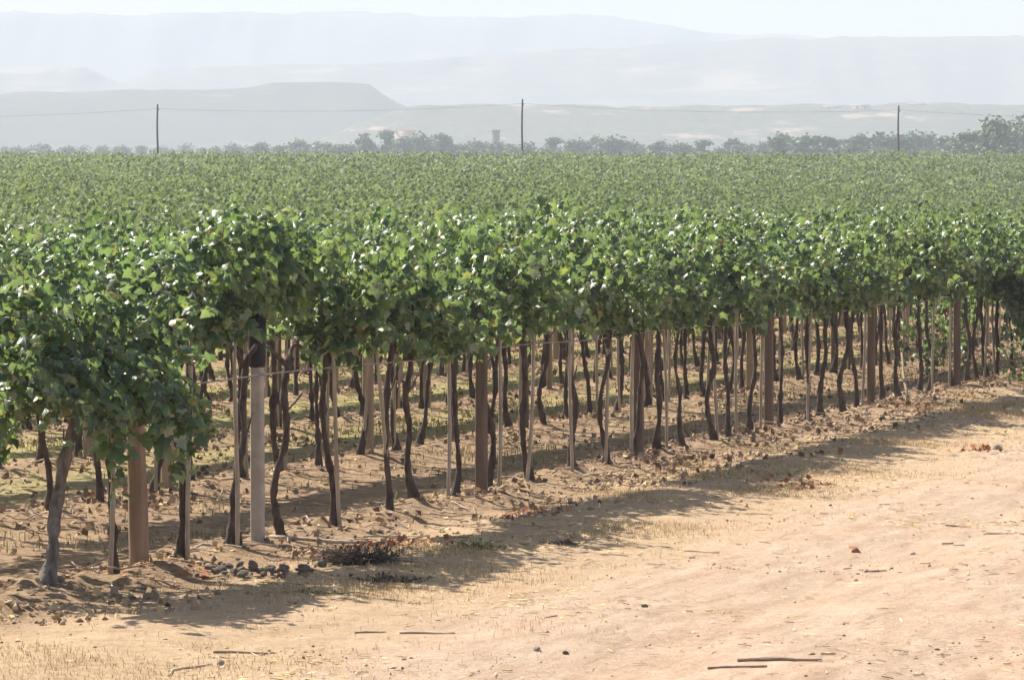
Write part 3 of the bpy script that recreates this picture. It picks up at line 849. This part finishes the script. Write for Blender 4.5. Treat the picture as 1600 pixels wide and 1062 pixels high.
# ------------------------------------------------------------------ trees on the horizon
def tree_meshes(seed, w, h):
    """crown and trunk of a tree h metres high with a crown w metres wide, built around z = 0 at its foot"""
    rng = np.random.default_rng(seed)
    T = Parts()
    hh = h * 0.55
    zs = np.linspace(-0.6, hh, 8)
    bend = np.stack([0.05 * h * np.sin(zs / h * 3 + seed), 0.04 * h * np.cos(zs / h * 3 + seed), zs], 1)
    T.tube(bend, np.linspace(0.035 * h, 0.014 * h, 8), 7, 0.1, rng)
    clumps = []
    for i in range(17):
        a = rng.uniform(0, 6.28); rr = w * 0.5 * math.sqrt(rng.random()) * 0.72
        z = h * rng.uniform(0.14, 0.88)
        fall = 1 - 0.55 * max(0, (z / h - 0.55) / 0.45)
        c = np.array([math.cos(a) * rr * fall, math.sin(a) * rr * fall, z])
        clumps.append((c, w * rng.uniform(0.15, 0.27)))
        st = bend[int(rng.integers(3, 7))]
        T.tube(np.stack([st * (1 - q) + c * q + np.array([0, 0, 0.04 * h * math.sin(q * 3.14)]) for q in np.linspace(0, 1, 5)]), np.linspace(0.012 * h, 0.004 * h, 5), 5, 0.1, rng, False)
    pos, out = [], []
    for c, r in clumps:
        k = 62
        d = norm(rng.normal(size=(k, 3))); q = rng.random(k) ** 0.45
        pos.append(c + d * (q * r)[:, None] * np.array([1, 1, 0.85])); out.append(d)
    pos = np.concatenate(pos); out = np.concatenate(out)
    nrm, tip = orient(pos, out, rng, 0.4, 0.6)
    V, F = stamp(LOW, pos, nrm, tip, rng.uniform(0.055, 0.105, len(pos)) * h, rng)
    return make_mesh('crown', V, [F], [M['tree_leaf']]), T.mesh('trunk', M['trunk'])
TREE = [tree_meshes(700 + i, (7.0, 6.0, 8.5, 5.0, 7.5, 9.5, 4.5, 6.5)[i], 8.0) for i in range(8)]
TREES = [(28, 229, 0), (70, 227, 2), (108, 229, 0), (150, 228, 5), (196, 229, 2), (222, 228, 3), (268, 234, 0), (330, 232, 3), (408, 222, 1), (440, 227, 0), (476, 220, 4), (503, 222, 1), (530, 226, 3),
         (577, 207, 6), (602, 204, 3), (622, 221, 0), (640, 213, 0), (663, 210, 4), (692, 207, 7), (720, 224, 1), (742, 220, 0), (776, 221, 6), (800, 226, 1), (838, 222, 5), (868, 215, 3), (900, 218, 0), (930, 212, 1),
         (958, 214, 4), (985, 221, 0), (1030, 220, 1), (1062, 223, 0), (1100, 219, 3), (1146, 216, 6), (1166, 225, 0), (1196, 222, 1), (1232, 211, 4), (1262, 212, 0), (1292, 212, 7), (1342, 209, 1), (1372, 205, 6), (1400, 210, 0),
         (1428, 207, 4), (1452, 207, 1), (1482, 212, 0), (1508, 205, 7), (1532, 205, 3), (1552, 182, 1), (1584, 184, 4), (1612, 192, 0)]
_fr = random.Random(4)
for _x in range(12, 1600, 30):
    TREES.append((_x + _fr.randint(-9, 9), _fr.choice([225, 228, 229, 231, 224 if _x > 1150 else 231, 221 if _x > 1150 else 229]), _fr.randrange(8)))
TREES.sort()
POLE_PX = [247, 816, 1403]
trng = np.random.default_rng(9)
# the tall trees at the right stand nearer
def count_from_pole(px):
    below = [i for i, p in enumerate(POLE_PX) if p <= px]
    if below:
        i = below[-1]; rank = sum(1 for t in TREES if POLE_PX[i] < t[0] <= px); return i, 'right', rank
    return 0, 'left', sum(1 for t in TREES if px <= t[0] < POLE_PX[0])
POLE_NAME = ['left', 'middle', 'right']
for i, (px, py, k) in enumerate(TREES):
    d = (880 if px < 1200 else 760 if px < 1500 else 610) + trng.uniform(-50, 50)
    if px < 400: d += 220
    x = lateral(px, d); z = float(ground_z(x, d))
    top = elev(py, d); h = max(top - z, 3.0)
    pi, side, rank = count_from_pole(px)
    tall = 'tall dark grey-green tree' if px > 1500 else ('small hazy tree' if h < 6 else 'hazy grey-green tree')
    o = empty('tree', (x, d, z), trng.uniform(0, 6.28))
    sx = h / 8.0 * (1.2 if h > 7 else 1.8)
    o.scale = (sx, sx, h / 8.0 * 1.04)
    tag(o, f"{tall} on the skyline, {ORD[rank - 1]} to the {side} of the {POLE_NAME[pi]} utility pole", 'tree', 'trees along the skyline')
    if px == 577: o.rotation_euler = (0, -0.30, 0)
    link('crown', TREE[k][0], o); link('trunk', TREE[k][1], o)

# ------------------------------------------------------------------ far buildings
def box(P, x0, x1, y0, y1, z0, z1):
    V = np.array([(x0, y0, z0), (x1, y0, z0), (x1, y1, z0), (x0, y1, z0), (x0, y0, z1), (x1, y0, z1), (x1, y1, z1), (x0, y1, z1)], float)
    P.add(V, np.array([(0, 3, 2, 1), (4, 5, 6, 7), (0, 1, 5, 4), (1, 2, 6, 5), (2, 3, 7, 6), (3, 0, 4, 7)]))

def house(name, px, py_top, d, w, dep, wall, roofm, label, cat, nwin=2, flat=False, base=None, group=None):
    x = lateral(px, d); zt = elev(py_top, d)
    z = float(ground_z(x, d)) if base is None else base
    h = zt - z
    o = empty(name, (x, d, z)); tag(o, label, cat, group)
    rh = 0.0 if flat else min(0.28 * h, 0.22 * dep)
    P = Parts(); box(P, -w / 2, w / 2, 0, dep, -6, h - rh); link('wall', P.mesh('wall', wall), o)
    P = Parts()
    if flat:
        box(P, -w / 2 - 0.25, w / 2 + 0.25, -0.25, dep + 0.25, h - 0.003, h + 0.35)
    else:
        a, b = w / 2 + 0.4, 0.4
        V = np.array([(-a, -b, h - rh - 0.15), (a, -b, h - rh - 0.15), (a, dep + b, h - rh - 0.15), (-a, dep + b, h - rh - 0.15), (-a, dep / 2, h), (a, dep / 2, h)], float)
        P.add(V, np.array([(0, 1, 5, 4), (2, 3, 4, 5), (0, 3, 2, 1)]), np.array([(0, 4, 3), (1, 2, 5)]))
    link('roof', P.mesh('roof', roofm), o)
    wm = None
    for i in range(nwin):
        wx = (i + 0.5) / nwin * w - w / 2
        P = Parts(); box(P, -w * 0.07, w * 0.07, -0.06, 0.04, -0.75, 0.75)
        if wm is None: wm = P.mesh('window', M['window'])
        link('window', wm, o, (wx, 0, (h - rh) * 0.68))
    return o
house('building', 633, 205, 1120, 6.6, 9, M['plaster'], M['plaster'], 'pale pink flat-roofed building standing behind the skyline trees', 'building', 3, True)
house('tower', 775, 205, 1090, 2.3, 2.3, M['tower_stone'], M['tower_stone'], 'narrow dark stone tower rising behind the skyline trees', 'tower', 1, True)

# small farmhouses on the low hill
def hill_front_z(px, py, d):
    return elev(py, d)
for px, py, nm in [(1300, 174, 'small pale farmhouse on the low hill, left of two by the right pole'), (1345, 172, 'small pale farmhouse on the low hill, just left of the right pole'), (1432, 170, 'small pale farmhouse on the low hill, just right of the right pole')]:
    d = 1832
    house('farmhouse', px, py - 9, d, 8.5, 7, M['plaster'], M['roof'], nm, 'farmhouse', 2, False, elev(py + 1, d), 'farmhouses on the low hill')

# ------------------------------------------------------------------ utility poles and their cables
def pole(px, top_py, d, label):
    x = lateral(px, d); z = float(ground_z(x, d)); zt = elev(top_py, d)
    o = empty('utility_pole', (x, d, z)); tag(o, label, 'utility pole', 'utility poles beyond the vines')
    P = Parts(); h = zt - z
    zs = np.linspace(-0.4, h, 10)
    P.tube(np.stack([0.03 * np.sin(zs), 0 * zs, zs], 1), np.linspace(0.105, 0.075, 10), 10, 0.03)
    link('shaft', P.mesh('shaft', M['pole'], True), o)
    P = Parts(); zs = np.array([0, 0.06, 0.07, 0.12, 0.13, 0.17])
    P.tube(np.stack([0 * zs, 0 * zs + 0.0, zs], 1), [0.05, 0.05, 0.03, 0.045, 0.03, 0.02], 8)
    link('insulator', P.mesh('insulator', M['wire'], True), o, (0.11, 0, h - 0.55))
    return np.array([x + 0.11, d, zt - 0.40])
D_POLE = 318.0
ends = [pole(247, 163, D_POLE, 'leftmost of three thin wooden utility poles at the far edge of the vines'),
        pole(816, 155, D_POLE, 'middle of three thin wooden utility poles at the far edge of the vines'),
        pole(1403, 165, D_POLE, 'rightmost of three thin wooden utility poles at the far edge of the vines')]
step = (ends[2] - ends[0]) / 2
pts = [ends[0] - step * np.array([1, 1, 0]) + np.array([0, 0, -0.6]), *ends, ends[2] + step * np.array([1, 1, 0]) + np.array([0, 0, -0.6])]
span_names = ['overhead cable running left from the left utility pole', 'overhead cable hung between the left and middle utility poles', 'overhead cable hung between the middle and right utility poles', 'overhead cable running right from the right utility pole']
for a, b, nm in zip(pts[:-1], pts[1:], span_names):
    q = np.linspace(0, 1, 26)[:, None]
    path = a * (1 - q) + b * q; path[:, 2] -= 0.45 * 4 * q[:, 0] * (1 - q[:, 0])
    P = Parts(); P.tube(path, np.full(26, 0.011), 5)
    tag(link('overhead_cable', P.mesh('overhead_cable', M['cable'])), nm, 'cable', 'overhead cables')

# ------------------------------------------------------------------ grass, litter and crumbs on the ground (uncountable)
def blades(name, s, n, h, w, mat, label, rng, lie=0.5):
    xy = s[:, None] * U + n[:, None] * N
    z = ground_z(xy[:, 0], xy[:, 1])
    a = rng.uniform(0, 2 * np.pi, len(s))
    d = np.stack([np.cos(a), np.sin(a), np.zeros(len(s))], 1)
    lean = rng.uniform(0.1, 1.0, len(s)) * lie
    side = np.stack([-np.sin(a), np.cos(a), np.zeros(len(s))], 1)
    b = np.c_[xy, z - 0.004]
    midp = b + d * (lean * h * 0.4)[:, None] + np.array([0, 0, 1.0]) * (h * 0.6)[:, None]
    tip = b + d * (lean * h * 1.2)[:, None] + np.array([0, 0, 1.0]) * (h * np.maximum(1 - lean * 0.5, 0.15))[:, None]
    V = np.stack([b - side * w[:, None] / 2, b + side * w[:, None] / 2, midp + side * w[:, None] * 0.35, midp - side * w[:, None] * 0.35, tip], 1).reshape(-1, 3)
    o = np.arange(len(s))[:, None] * 5
    me = make_mesh(name, V, [o + np.array([[0, 1, 2, 3]]), o + np.array([[3, 2, 4]])], [mat], [0, 0])
    tag(link(name, me), label, None, None, 'stuff')

g = np.random.default_rng(21)
def density(s, n, f, off, thr):
    v = vnoise(s * f + off, n * f + off) + 0.5 * vnoise(s * f * 3.3 + off, n * f * 3.3)
    return g.random(len(s)) < np.clip((v + thr) * 2.2, 0.03, 1)
k = 165000
s = g.uniform(14.3, 47, k); n = 8.3 + g.normal(size=k) * np.where(s < 20, 0.85, 0.62)
sel = density(s, n, 0.8, 4, 0.12) & (n < 9.6) & (g.random(k) < np.clip((s - 14.0) / 5.0, 0.15, 1))
s, n = s[sel], n[sel]
blades('dry_grass', s, n, g.uniform(0.015, 0.060, len(s)), g.uniform(0.002, 0.0045, len(s)), M['straw'], 'short dry straw along the shaded verge of the track', g, 1.3)

def lying(name, s, n, L, w, mat, label, rng):
    """bits lying flat on the ground"""
    xy = s[:, None] * U + n[:, None] * N
    z = ground_z(xy[:, 0], xy[:, 1])
    a = rng.uniform(0, 2 * np.pi, len(s))
    d = np.stack([np.cos(a), np.sin(a), rng.normal(size=len(s)) * 0.10], 1) * (L / 2)[:, None]
    sd = np.stack([-np.sin(a), np.cos(a), rng.normal(size=len(s)) * 0.5], 1) * (w / 2)[:, None]
    c = np.c_[xy, z + 0.006 + w * 0.4]
    up = np.zeros((len(s), 3)); up[:, 2] = w * 0.8
    V = np.stack([c - d - sd, c - d + sd, c + up, c + d + sd, c + d - sd], 1).reshape(-1, 3)
    o = np.arange(len(s))[:, None] * 5
    me = make_mesh(name, V, [o + np.array([[0, 2, 1]]), np.concatenate([o + np.array([[1, 2, 3]]), o + np.array([[2, 4, 3]]), o + np.array([[0, 4, 2]])])], [mat], [0, 0])
    tag(link(name, me), label, None, None, 'stuff')
k = 30000
s = g.uniform(16.2, 46, k); n = g.uniform(2.6, 9.0, k)
sel = density(s, n, 0.6, 14, 0.0)
s, n = s[sel], n[sel]
lying('loose_straw', s, n, g.uniform(0.02, 0.09, len(s)), g.uniform(0.003, 0.008, len(s)), M['straw'], 'pale straw bits trodden flat on the sandy track', g)
k = 16000
s = g.uniform(16.2, 46, k); n = g.uniform(2.6, 9.4, k)
sel = density(s, n, 0.75, 54, -0.02)
s, n = s[sel], n[sel]
lying('stalk_bits', s, n, g.uniform(0.02, 0.09, len(s)), g.uniform(0.003, 0.009, len(s)), M['stick'], 'dark broken stalk bits scattered over the sandy track', g)
k = 120000
s = g.uniform(22, 88, k); n = g.uniform(10.6, 22.5, k)
kk = np.abs((n - ROW0) / ROW_GAP - np.round((n - ROW0) / ROW_GAP))
sel = density(s, n, 0.5, 24, 0.1) & (kk > 0.12)
s, n = s[sel], n[sel]
blades('alley_grass', s, n, g.uniform(0.03, 0.11, len(s)), g.uniform(0.006, 0.012, len(s)), M['olive_grass'], 'half dry grass growing in the alleys between the vine rows', g, 0.7)

def flakes(name, s, n, size, mat, label, rng, flat=0.5):
    xy = s[:, None] * U + n[:, None] * N
    z = ground_z(xy[:, 0], xy[:, 1])
    nrm = np.array([0, 0, 1.0]) + rng.normal(size=(len(s), 3)) * flat
    tip = rng.normal(size=(len(s), 3)) + np.array([0, 0, 0.2])
    V, F = stamp(LOW, np.c_[xy, z + size * 0.18], nrm, tip, size, rng, 1.6)
    tag(link(name, make_mesh(name, V, [F], [mat])), label, None, None, 'stuff')
k = 75000
r_ = g.integers(0, 5, k); n = ROW0 + ROW_GAP * r_ + g.normal(size=k) * 0.52 - 0.2
s = g.uniform(18, 70, k)
sel = density(s, n, 0.9, 34, 0.05)
flakes('dead_leaves', s[sel], n[sel], g.uniform(0.02, 0.075, sel.sum()), M['dead_leaf'], 'brown dead leaves and bark crumbs strewn under the vine rows', g, 2.0)
k = 40000
r_ = g.integers(0, 5, k); n = ROW0 + ROW_GAP * r_ + g.normal(size=k) * 0.7 - 0.3
s = g.uniform(18, 70, k)
sel = density(s, n, 1.1, 64, 0.0)
flakes('pale_litter', s[sel], n[sel], g.uniform(0.015, 0.06, sel.sum()), M['straw'], 'pale dry litter strewn under the vine rows', g, 1.6)
k = 5000
s = g.uniform(16.5, 40, k); n = g.uniform(3.0, 9.2, k); sel = density(s, n, 0.7, 44, -0.05)
flakes('soil_crumbs', s[sel], n[sel], g.uniform(0.006, 0.022, sel.sum()), M['dead_leaf'], 'small dark crumbs scattered over the sandy track', g)
OCT = (np.array([(1, 0, 0), (0, 1, 0), (-1, 0, 0), (0, -1, 0), (0, 0, 0.8), (0, 0, -0.5)], float), np.array([(0, 1, 4), (1, 2, 4), (2, 3, 4), (3, 0, 4), (1, 0, 5), (2, 1, 5), (3, 2, 5), (0, 3, 5)]))
def clods(name, s, n, size, mat, label, rng):
    xy = s[:, None] * U + n[:, None] * N
    z = ground_z(xy[:, 0], xy[:, 1])
    a = rng.uniform(0, 6.28, len(s)); sc = size[:, None] * rng.uniform(0.6, 1.2, (len(s), 3))
    P0 = OCT[0][None] * sc[:, None] * (1 + 0.25 * rng.normal(size=(len(s), 6, 1)))
    c, sn_ = np.cos(a)[:, None], np.sin(a)[:, None]
    V = np.stack([P0[..., 0] * c - P0[..., 1] * sn_ + xy[:, :1], P0[..., 0] * sn_ + P0[..., 1] * c + xy[:, 1:], P0[..., 2] + (z + size * 0.15)[:, None]], -1).reshape(-1, 3)
    F = (np.arange(len(s)) * 6)[:, None, None] + OCT[1][None]
    tag(link(name, make_mesh(name, V, [F.reshape(-1, 3)], [mat])), label, None, None, 'stuff')
k = 42000
r_ = np.minimum(g.integers(0, 7, k), 4) % 5; r_[::3] = 0
n = ROW0 + ROW_GAP * r_ + g.normal(size=k) * 0.5 - 0.25
s = g.uniform(18, 66, k)
sel = density(s, n, 1.2, 74, -0.02)
clods('soil_clods', s[sel], n[sel], 0.008 + 0.026 * g.random(sel.sum()) ** 2.5, M['clod'], 'brown soil clods and crumbs heaped under the vine rows', g)
k = 24000
s = g.uniform(16.2, 46, k); n = g.uniform(2.6, 9.4, k)
sel = density(s, n, 0.7, 84, -0.12)
clods('grit', s[sel], n[sel], 0.004 + 0.014 * g.random(sel.sum()) ** 3, M['clod'], 'small grit and crumbs on the sandy track', g)
rs, rn = [], []
for cs, cn, c in [(22.8, 9.05, 150), (22.3, 9.2, 60), (20.9, 9.5, 25), (29.5, 7.8, 60), (25.6, 8.95, 100), (40.4, 9.3, 70), (34.5, 7.3, 60), (33.0, 8.6, 40), (20.3, 9.7, 20)]:
    rs.append(cs + g.normal(size=c) * 0.28); rn.append(cn + g.normal(size=c) * 0.13)
rs = np.concatenate(rs); rn = np.concatenate(rn)
flakes('rust_leaves', rs, rn, g.uniform(0.03, 0.07, len(rs)), M['rust_leaf'], 'rust red dead leaves gathered in patches at the foot of the front row', g, 0.7)

def twig_mass(name, count, mat, label, rng, nf, sf, L=(0.08, 0.35)):
    P = Parts()
    for i in range(count):
        s0, n0 = sf(rng), nf(rng)
        a = rng.uniform(0, 6.28); l = rng.uniform(*L); c = rng.normal() * 0.25
        q = np.linspace(-0.5, 0.5, 4)
        p0 = sn(s0, n0)
        xy = np.stack([p0[0] + np.cos(a + c * q) * l * q, p0[1] + np.sin(a + c * q) * l * q], 1)
        z = ground_z(xy[:, 0], xy[:, 1]) + rng.uniform(0.003, 0.03) + np.abs(q) * rng.normal() * 0.04
        P.tube(np.c_[xy, z], np.linspace(0.006, 0.0035, 4) * rng.uniform(0.7, 1.4), 4, 0.1, rng, False)
    tag(link(name, P.mesh(name, mat)), label, None, None, 'stuff')
twig_mass('pruned_twigs', 2600, M['stick'], 'pruned brown twigs littering the soil under the vines', g, lambda r: ROW0 + ROW_GAP * r.integers(0, 4) + r.normal() * 0.4 - 0.15, lambda r: r.uniform(19, 62))
twig_mass('pale_twigs', 900, M['pale_stick'], 'bleached pale twigs littering the soil under the vines', g, lambda r: ROW0 + ROW_GAP * r.integers(0, 4) + r.normal() * 0.35 - 0.15, lambda r: r.uniform(19, 62), (0.06, 0.28))

# ------------------------------------------------------------------ stones
def stone_mesh(seed, sq=0.6):
    import bmesh
    rng = np.random.default_rng(seed)
    bm = bmesh.new(); bmesh.ops.create_icosphere(bm, subdivisions=2, radius=1.0)
    off = rng.uniform(0, 50)
    planes = [(norm(rng.normal(size=3)), rng.uniform(0.45, 0.8)) for _ in range(10)]
    for v in bm.verts:
        p = np.array(v.co)
        for nr, dd in planes:
            e = p @ nr - dd
            if e > 0: p = p - nr * e * 0.85
        p = p * (1 + 0.12 * float(vnoise(p[0] * 2 + off, p[1] * 2 + p[2] * 3)))
        v.co = Vector((p[0], p[1] * 0.8, p[2] * sq))
    me = bpy.data.meshes.new('stone'); bm.to_mesh(me); bm.free()
    return me
STONE = {}
for key in ('stone', 'grey_stone', 'white_stone'):
    STONE[key] = []
    for i in range(4):
        me = stone_mesh(800 + i + len(key)); me.materials.append(M[key]); STONE[key].append(me)
srng = np.random.default_rng(31)
def stone(s, n, r, key, label, group=None, dz=0.0, name='stone'):
    p = sn(s, n); z = float(ground_z(*p))
    o = link(name, STONE[key][int(srng.integers(4))], None, (p[0], p[1], z + r * 0.25 + dz))
    o.scale = (r, r * srng.uniform(0.8, 1.2), r * srng.uniform(0.8, 1.1)); o.rotation_euler = (srng.normal() * 0.2, srng.normal() * 0.2, srng.uniform(0, 6.28))
    tag(o, label, 'stone', group)
    return o
for i in range(46):
    q = srng.uniform(-1, 1)
    stone(20.78 + 0.15 * q + srng.normal() * 0.10, 9.06 - 0.30 * q + srng.normal() * 0.09, srng.uniform(0.018, 0.046), 'grey_stone', 'grey stone or clod in the low heap on the shaded ground before the pale post', 'stones of the low heap before the pale post', abs(srng.normal()) * 0.030)
stone(20.66, 9.08, 0.042, 'grey_stone', 'round grey stone perched on top of the low heap before the pale post', None, 0.075)
for i in range(9):
    stone(25.24 + srng.normal() * 0.28, 8.86 + srng.normal() * 0.10, srng.uniform(0.016, 0.036), 'white_stone', 'chalky white stone in the scatter before the first plain brown post', 'white stones before the plain brown post')
for s_, n_, r_, key, lb in [(17.84, 6.17, 0.030, 'stone', 'pale stone on the sandy track at bottom centre, beside a dark pebble'), (17.86, 6.02, 0.022, 'grey_stone', 'dark pebble against the pale stone on the track at bottom centre'),
                            (19.99, 6.24, 0.024, 'grey_stone', 'lone grey pebble on the track right of the picture centre'), (16.89, 7.61, 0.034, 'stone', 'pale rounded stone on the sand at bottom left below a brown stick'),
                            (17.26, 7.29, 0.020, 'grey_stone', 'small brown pebble on the sand right of the pale rounded stone'), (16.9, 5.09, 0.024, 'grey_stone', 'dark pebble at the bottom edge of the track below the broken branch'),
                            (17.39, 6.90, 0.012, 'grey_stone', 'tiny dark pebble near the bottom of the track left of the pale stone'), (24.3, 5.6, 0.030, 'white_stone', 'small white stone on the track right of the rust leaf'),
                            (34.7, 7.14, 0.07, 'stone', 'tan stone in the litter patch at the right edge of the track'), (19.66, 9.95, 0.05, 'grey_stone', 'dark clod lying left of the gnarled pale vine'),
                            (26.5, 5.2, 0.025, 'grey_stone', 'dark pebble on the track near the two straight sticks')]:
    stone(s_, n_, r_, key, lb)

# ------------------------------------------------------------------ sticks lying about
def stick(a, b, r, mat, label, bend=0.03, lift=0.0, knots=7, name='stick', endz=None, taper=0.6):
    rng = np.random.default_rng(int(a[0] * 100 + a[1] * 7) % 9999)
    q = np.linspace(0, 1, knots)
    sq = np.stack([a[0] + (b[0] - a[0]) * q, a[1] + (b[1] - a[1]) * q], 1)
    d = np.array([b[0] - a[0], b[1] - a[1]]); L = np.linalg.norm(d); pr = np.array([-d[1], d[0]]) / L
    sq = sq + pr[None] * (bend * np.sin(q * 3.14 * rng.uniform(1, 2)) + rng.normal(size=knots) * bend * 0.25)[:, None]
    xy = sq[:, :1] * U + sq[:, 1:] * N
    z = ground_z(xy[:, 0], xy[:, 1])
    if endz is not None: z = z[0] + (endz) * q
    else: z = np.maximum(z, (z[0] * (1 - q) + z[-1] * q) * 0.5 + z * 0.5)
    P = Parts(); P.tube(np.c_[xy, z + r * 0.8 + lift], np.linspace(r, r * taper, knots) * (1 + 0.12 * rng.normal(size=knots)), 7, 0.12, rng)
    return tag(link(name, P.mesh(name, mat)), label, 'stick')
stick((23.05, 10.0), (22.95, 9.2), 0.014, M['stake'], 'fallen grey stake lying on the ground right of the pale post', 0.01, 0.01, taper=0.95, name='fallen_stake')
stick((41.45, 9.62), (42.4, 9.95), 0.020, M['stick'], 'bare pole leaning in the front row beyond the second brown shade-banded post', 0.01, 0.0, name='leaning_pole', endz=0.62)
stick((17.92, 5.08), (17.97, 4.63), 0.011, M['stick'], 'broken brown branch on the track at bottom right, longest of three pieces', 0.03)
stick((17.64, 5.16), (17.72, 4.86), 0.008, M['stick'], 'broken brown branch piece on the track, lowest of three pieces', 0.02)
stick((18.03, 5.05), (18.10, 4.82), 0.006, M['stick'], 'thin branch piece on the track, uppermost of three pieces', 0.015)
stick((18.48, 7.22), (18.53, 6.9), 0.008, M['pale_stick'], 'pale curved stick on the sand below the end of the row shadow', 0.02)
stick((18.40, 7.46), (18.52, 7.32), 0.006, M['stick'], 'thin brown stick beside the pale curved stick', 0.01)
stick((17.26, 7.82), (17.36, 7.54), 0.008, M['stick'], 'straight brown stick on the sand at bottom left above the pale stone', 0.01)
stick((16.40, 7.66), (16.87, 7.70), 0.007, M['pale_stick'], 'pale bent twig slanting on the sand at the bottom left', 0.05)
stick((25.92, 5.43), (25.82, 5.23), 0.009, M['stick'], 'dark stick on the track at right, nearer of two', 0.006)
stick((26.43, 5.84), (26.54, 5.7), 0.007, M['stick'], 'dark stick on the track at right, farther of two', 0.006)
stick((22.9, 5.61), (22.95, 5.47), 0.008, M['stick'], 'short brown stick on the track below the rust leaf', 0.006)
stick((23.65, 7.09), (23.54, 6.8), 0.007, M['pale_stick'], 'pale thin stick on the straw just below the row shadow', 0.012)
stick((22.0, 10.15), (22.6, 9.75), 0.009, M['pale_stick'], 'pale forked twig at the foot of the pale post', 0.03)
stick((23.6, 9.5), (23.9, 9.1), 0.008, M['pale_stick'], 'curled bleached twig before the staked vines right of the pale post', 0.05)

def clump(name, s, n, r, h, count, mat, label, cat, seed, lie=0.9, w=0.006):
    """a tangle: a low mound of stems bent every way with small leaves on them, joined at one root"""
    rng = np.random.default_rng(seed)
    p = sn(s, n); z = float(ground_z(*p))
    P = Parts()
    lp, lo = [], []
    P.tube(np.array([(-r * 1.3, 0, -0.015), (0, 0, 0.0), (r * 1.3, 0, -0.015)]), [0.01, 0.02, 0.01], 5)
    for i in range(count):
        a = rng.uniform(0, 6.28); rr = r * math.sqrt(rng.random())
        b = np.array([math.cos(a) * rr * 1.5, math.sin(a) * rr * 0.8, -0.02])
        L = h * rng.uniform(0.5, 1.5); d = norm(np.array([rng.normal() * lie, rng.normal() * lie, 1.0]))
        q = np.linspace(0, 1, 4)[:, None]
        path = b * 0.35 * (1 - q) + b * q + d * L * q + np.array([rng.normal(), rng.normal(), -0.8]) * L * 0.35 * q * q
        path[:, 2] = np.minimum(path[:, 2], h)
        P.tube(path, np.linspace(w * 0.5, w * 0.2, 4), 3, 0, rng, False)
        for k in range(3):
            lp.append(path[1 + k % 3] + rng.normal(size=3) * 0.008); lo.append(rng.normal(size=3))
    lp, lo = np.array(lp), np.array(lo)
    V, F = stamp(LOW, lp, lo + np.array([0, 0, 0.4]), rng.normal(size=lp.shape), rng.uniform(1.5, 4.5, len(lp)) * w, rng)
    P.add(V, None, F)
    o = link(name, P.mesh(name, mat), None, (p[0], p[1], z)); o.rotation_euler = (0, 0, ROW_ROT - 1.2)
    return tag(o, label, cat)
clump('dry_weed', 21.62, 8.72, 0.18, 0.18, 420, M['weed'], 'dark dry weed clump in the row shadow before the staked vines', 'weed', 1)
clump('dry_weed', 20.75, 8.2, 0.15, 0.07, 150, M['weed'], 'low dark weed tuft at the lower edge of the row shadow', 'weed', 2)
clump('dry_weed', 23.6, 8.0, 0.12, 0.05, 110, M['weed'], 'small dark weed tuft at the shadow edge, right of the green weed', 'weed', 3)
clump('green_weed', 22.8, 8.33, 0.10, 0.10, 80, M['green_weed'], 'small green weed growing in the row shadow', 'weed', 4, 0.9, 0.006)
clump('green_weed', 19.9, 8.35, 0.2, 0.035, 130, M['green_weed'], 'low green tuft at the lower edge of the row shadow', 'weed', 6, 1.2, 0.004)
lf, lt = stamp(HI, np.array([[0, 0, 0.02]]), np.array([[0.2, -0.5, 1.0]]), np.array([[1.0, 0.2, 0.1]]), np.array([0.10]), np.random.default_rng(1))
p = sn(24.09, 5.99)
tag(link('fallen_leaf', make_mesh('fallen_leaf', lf, [lt], [M['rust_leaf']]), None, (p[0], p[1], float(ground_z(*p)))), 'single rust red fallen leaf lying alone on the track', 'leaf')
print('objects', len(bpy.data.objects))
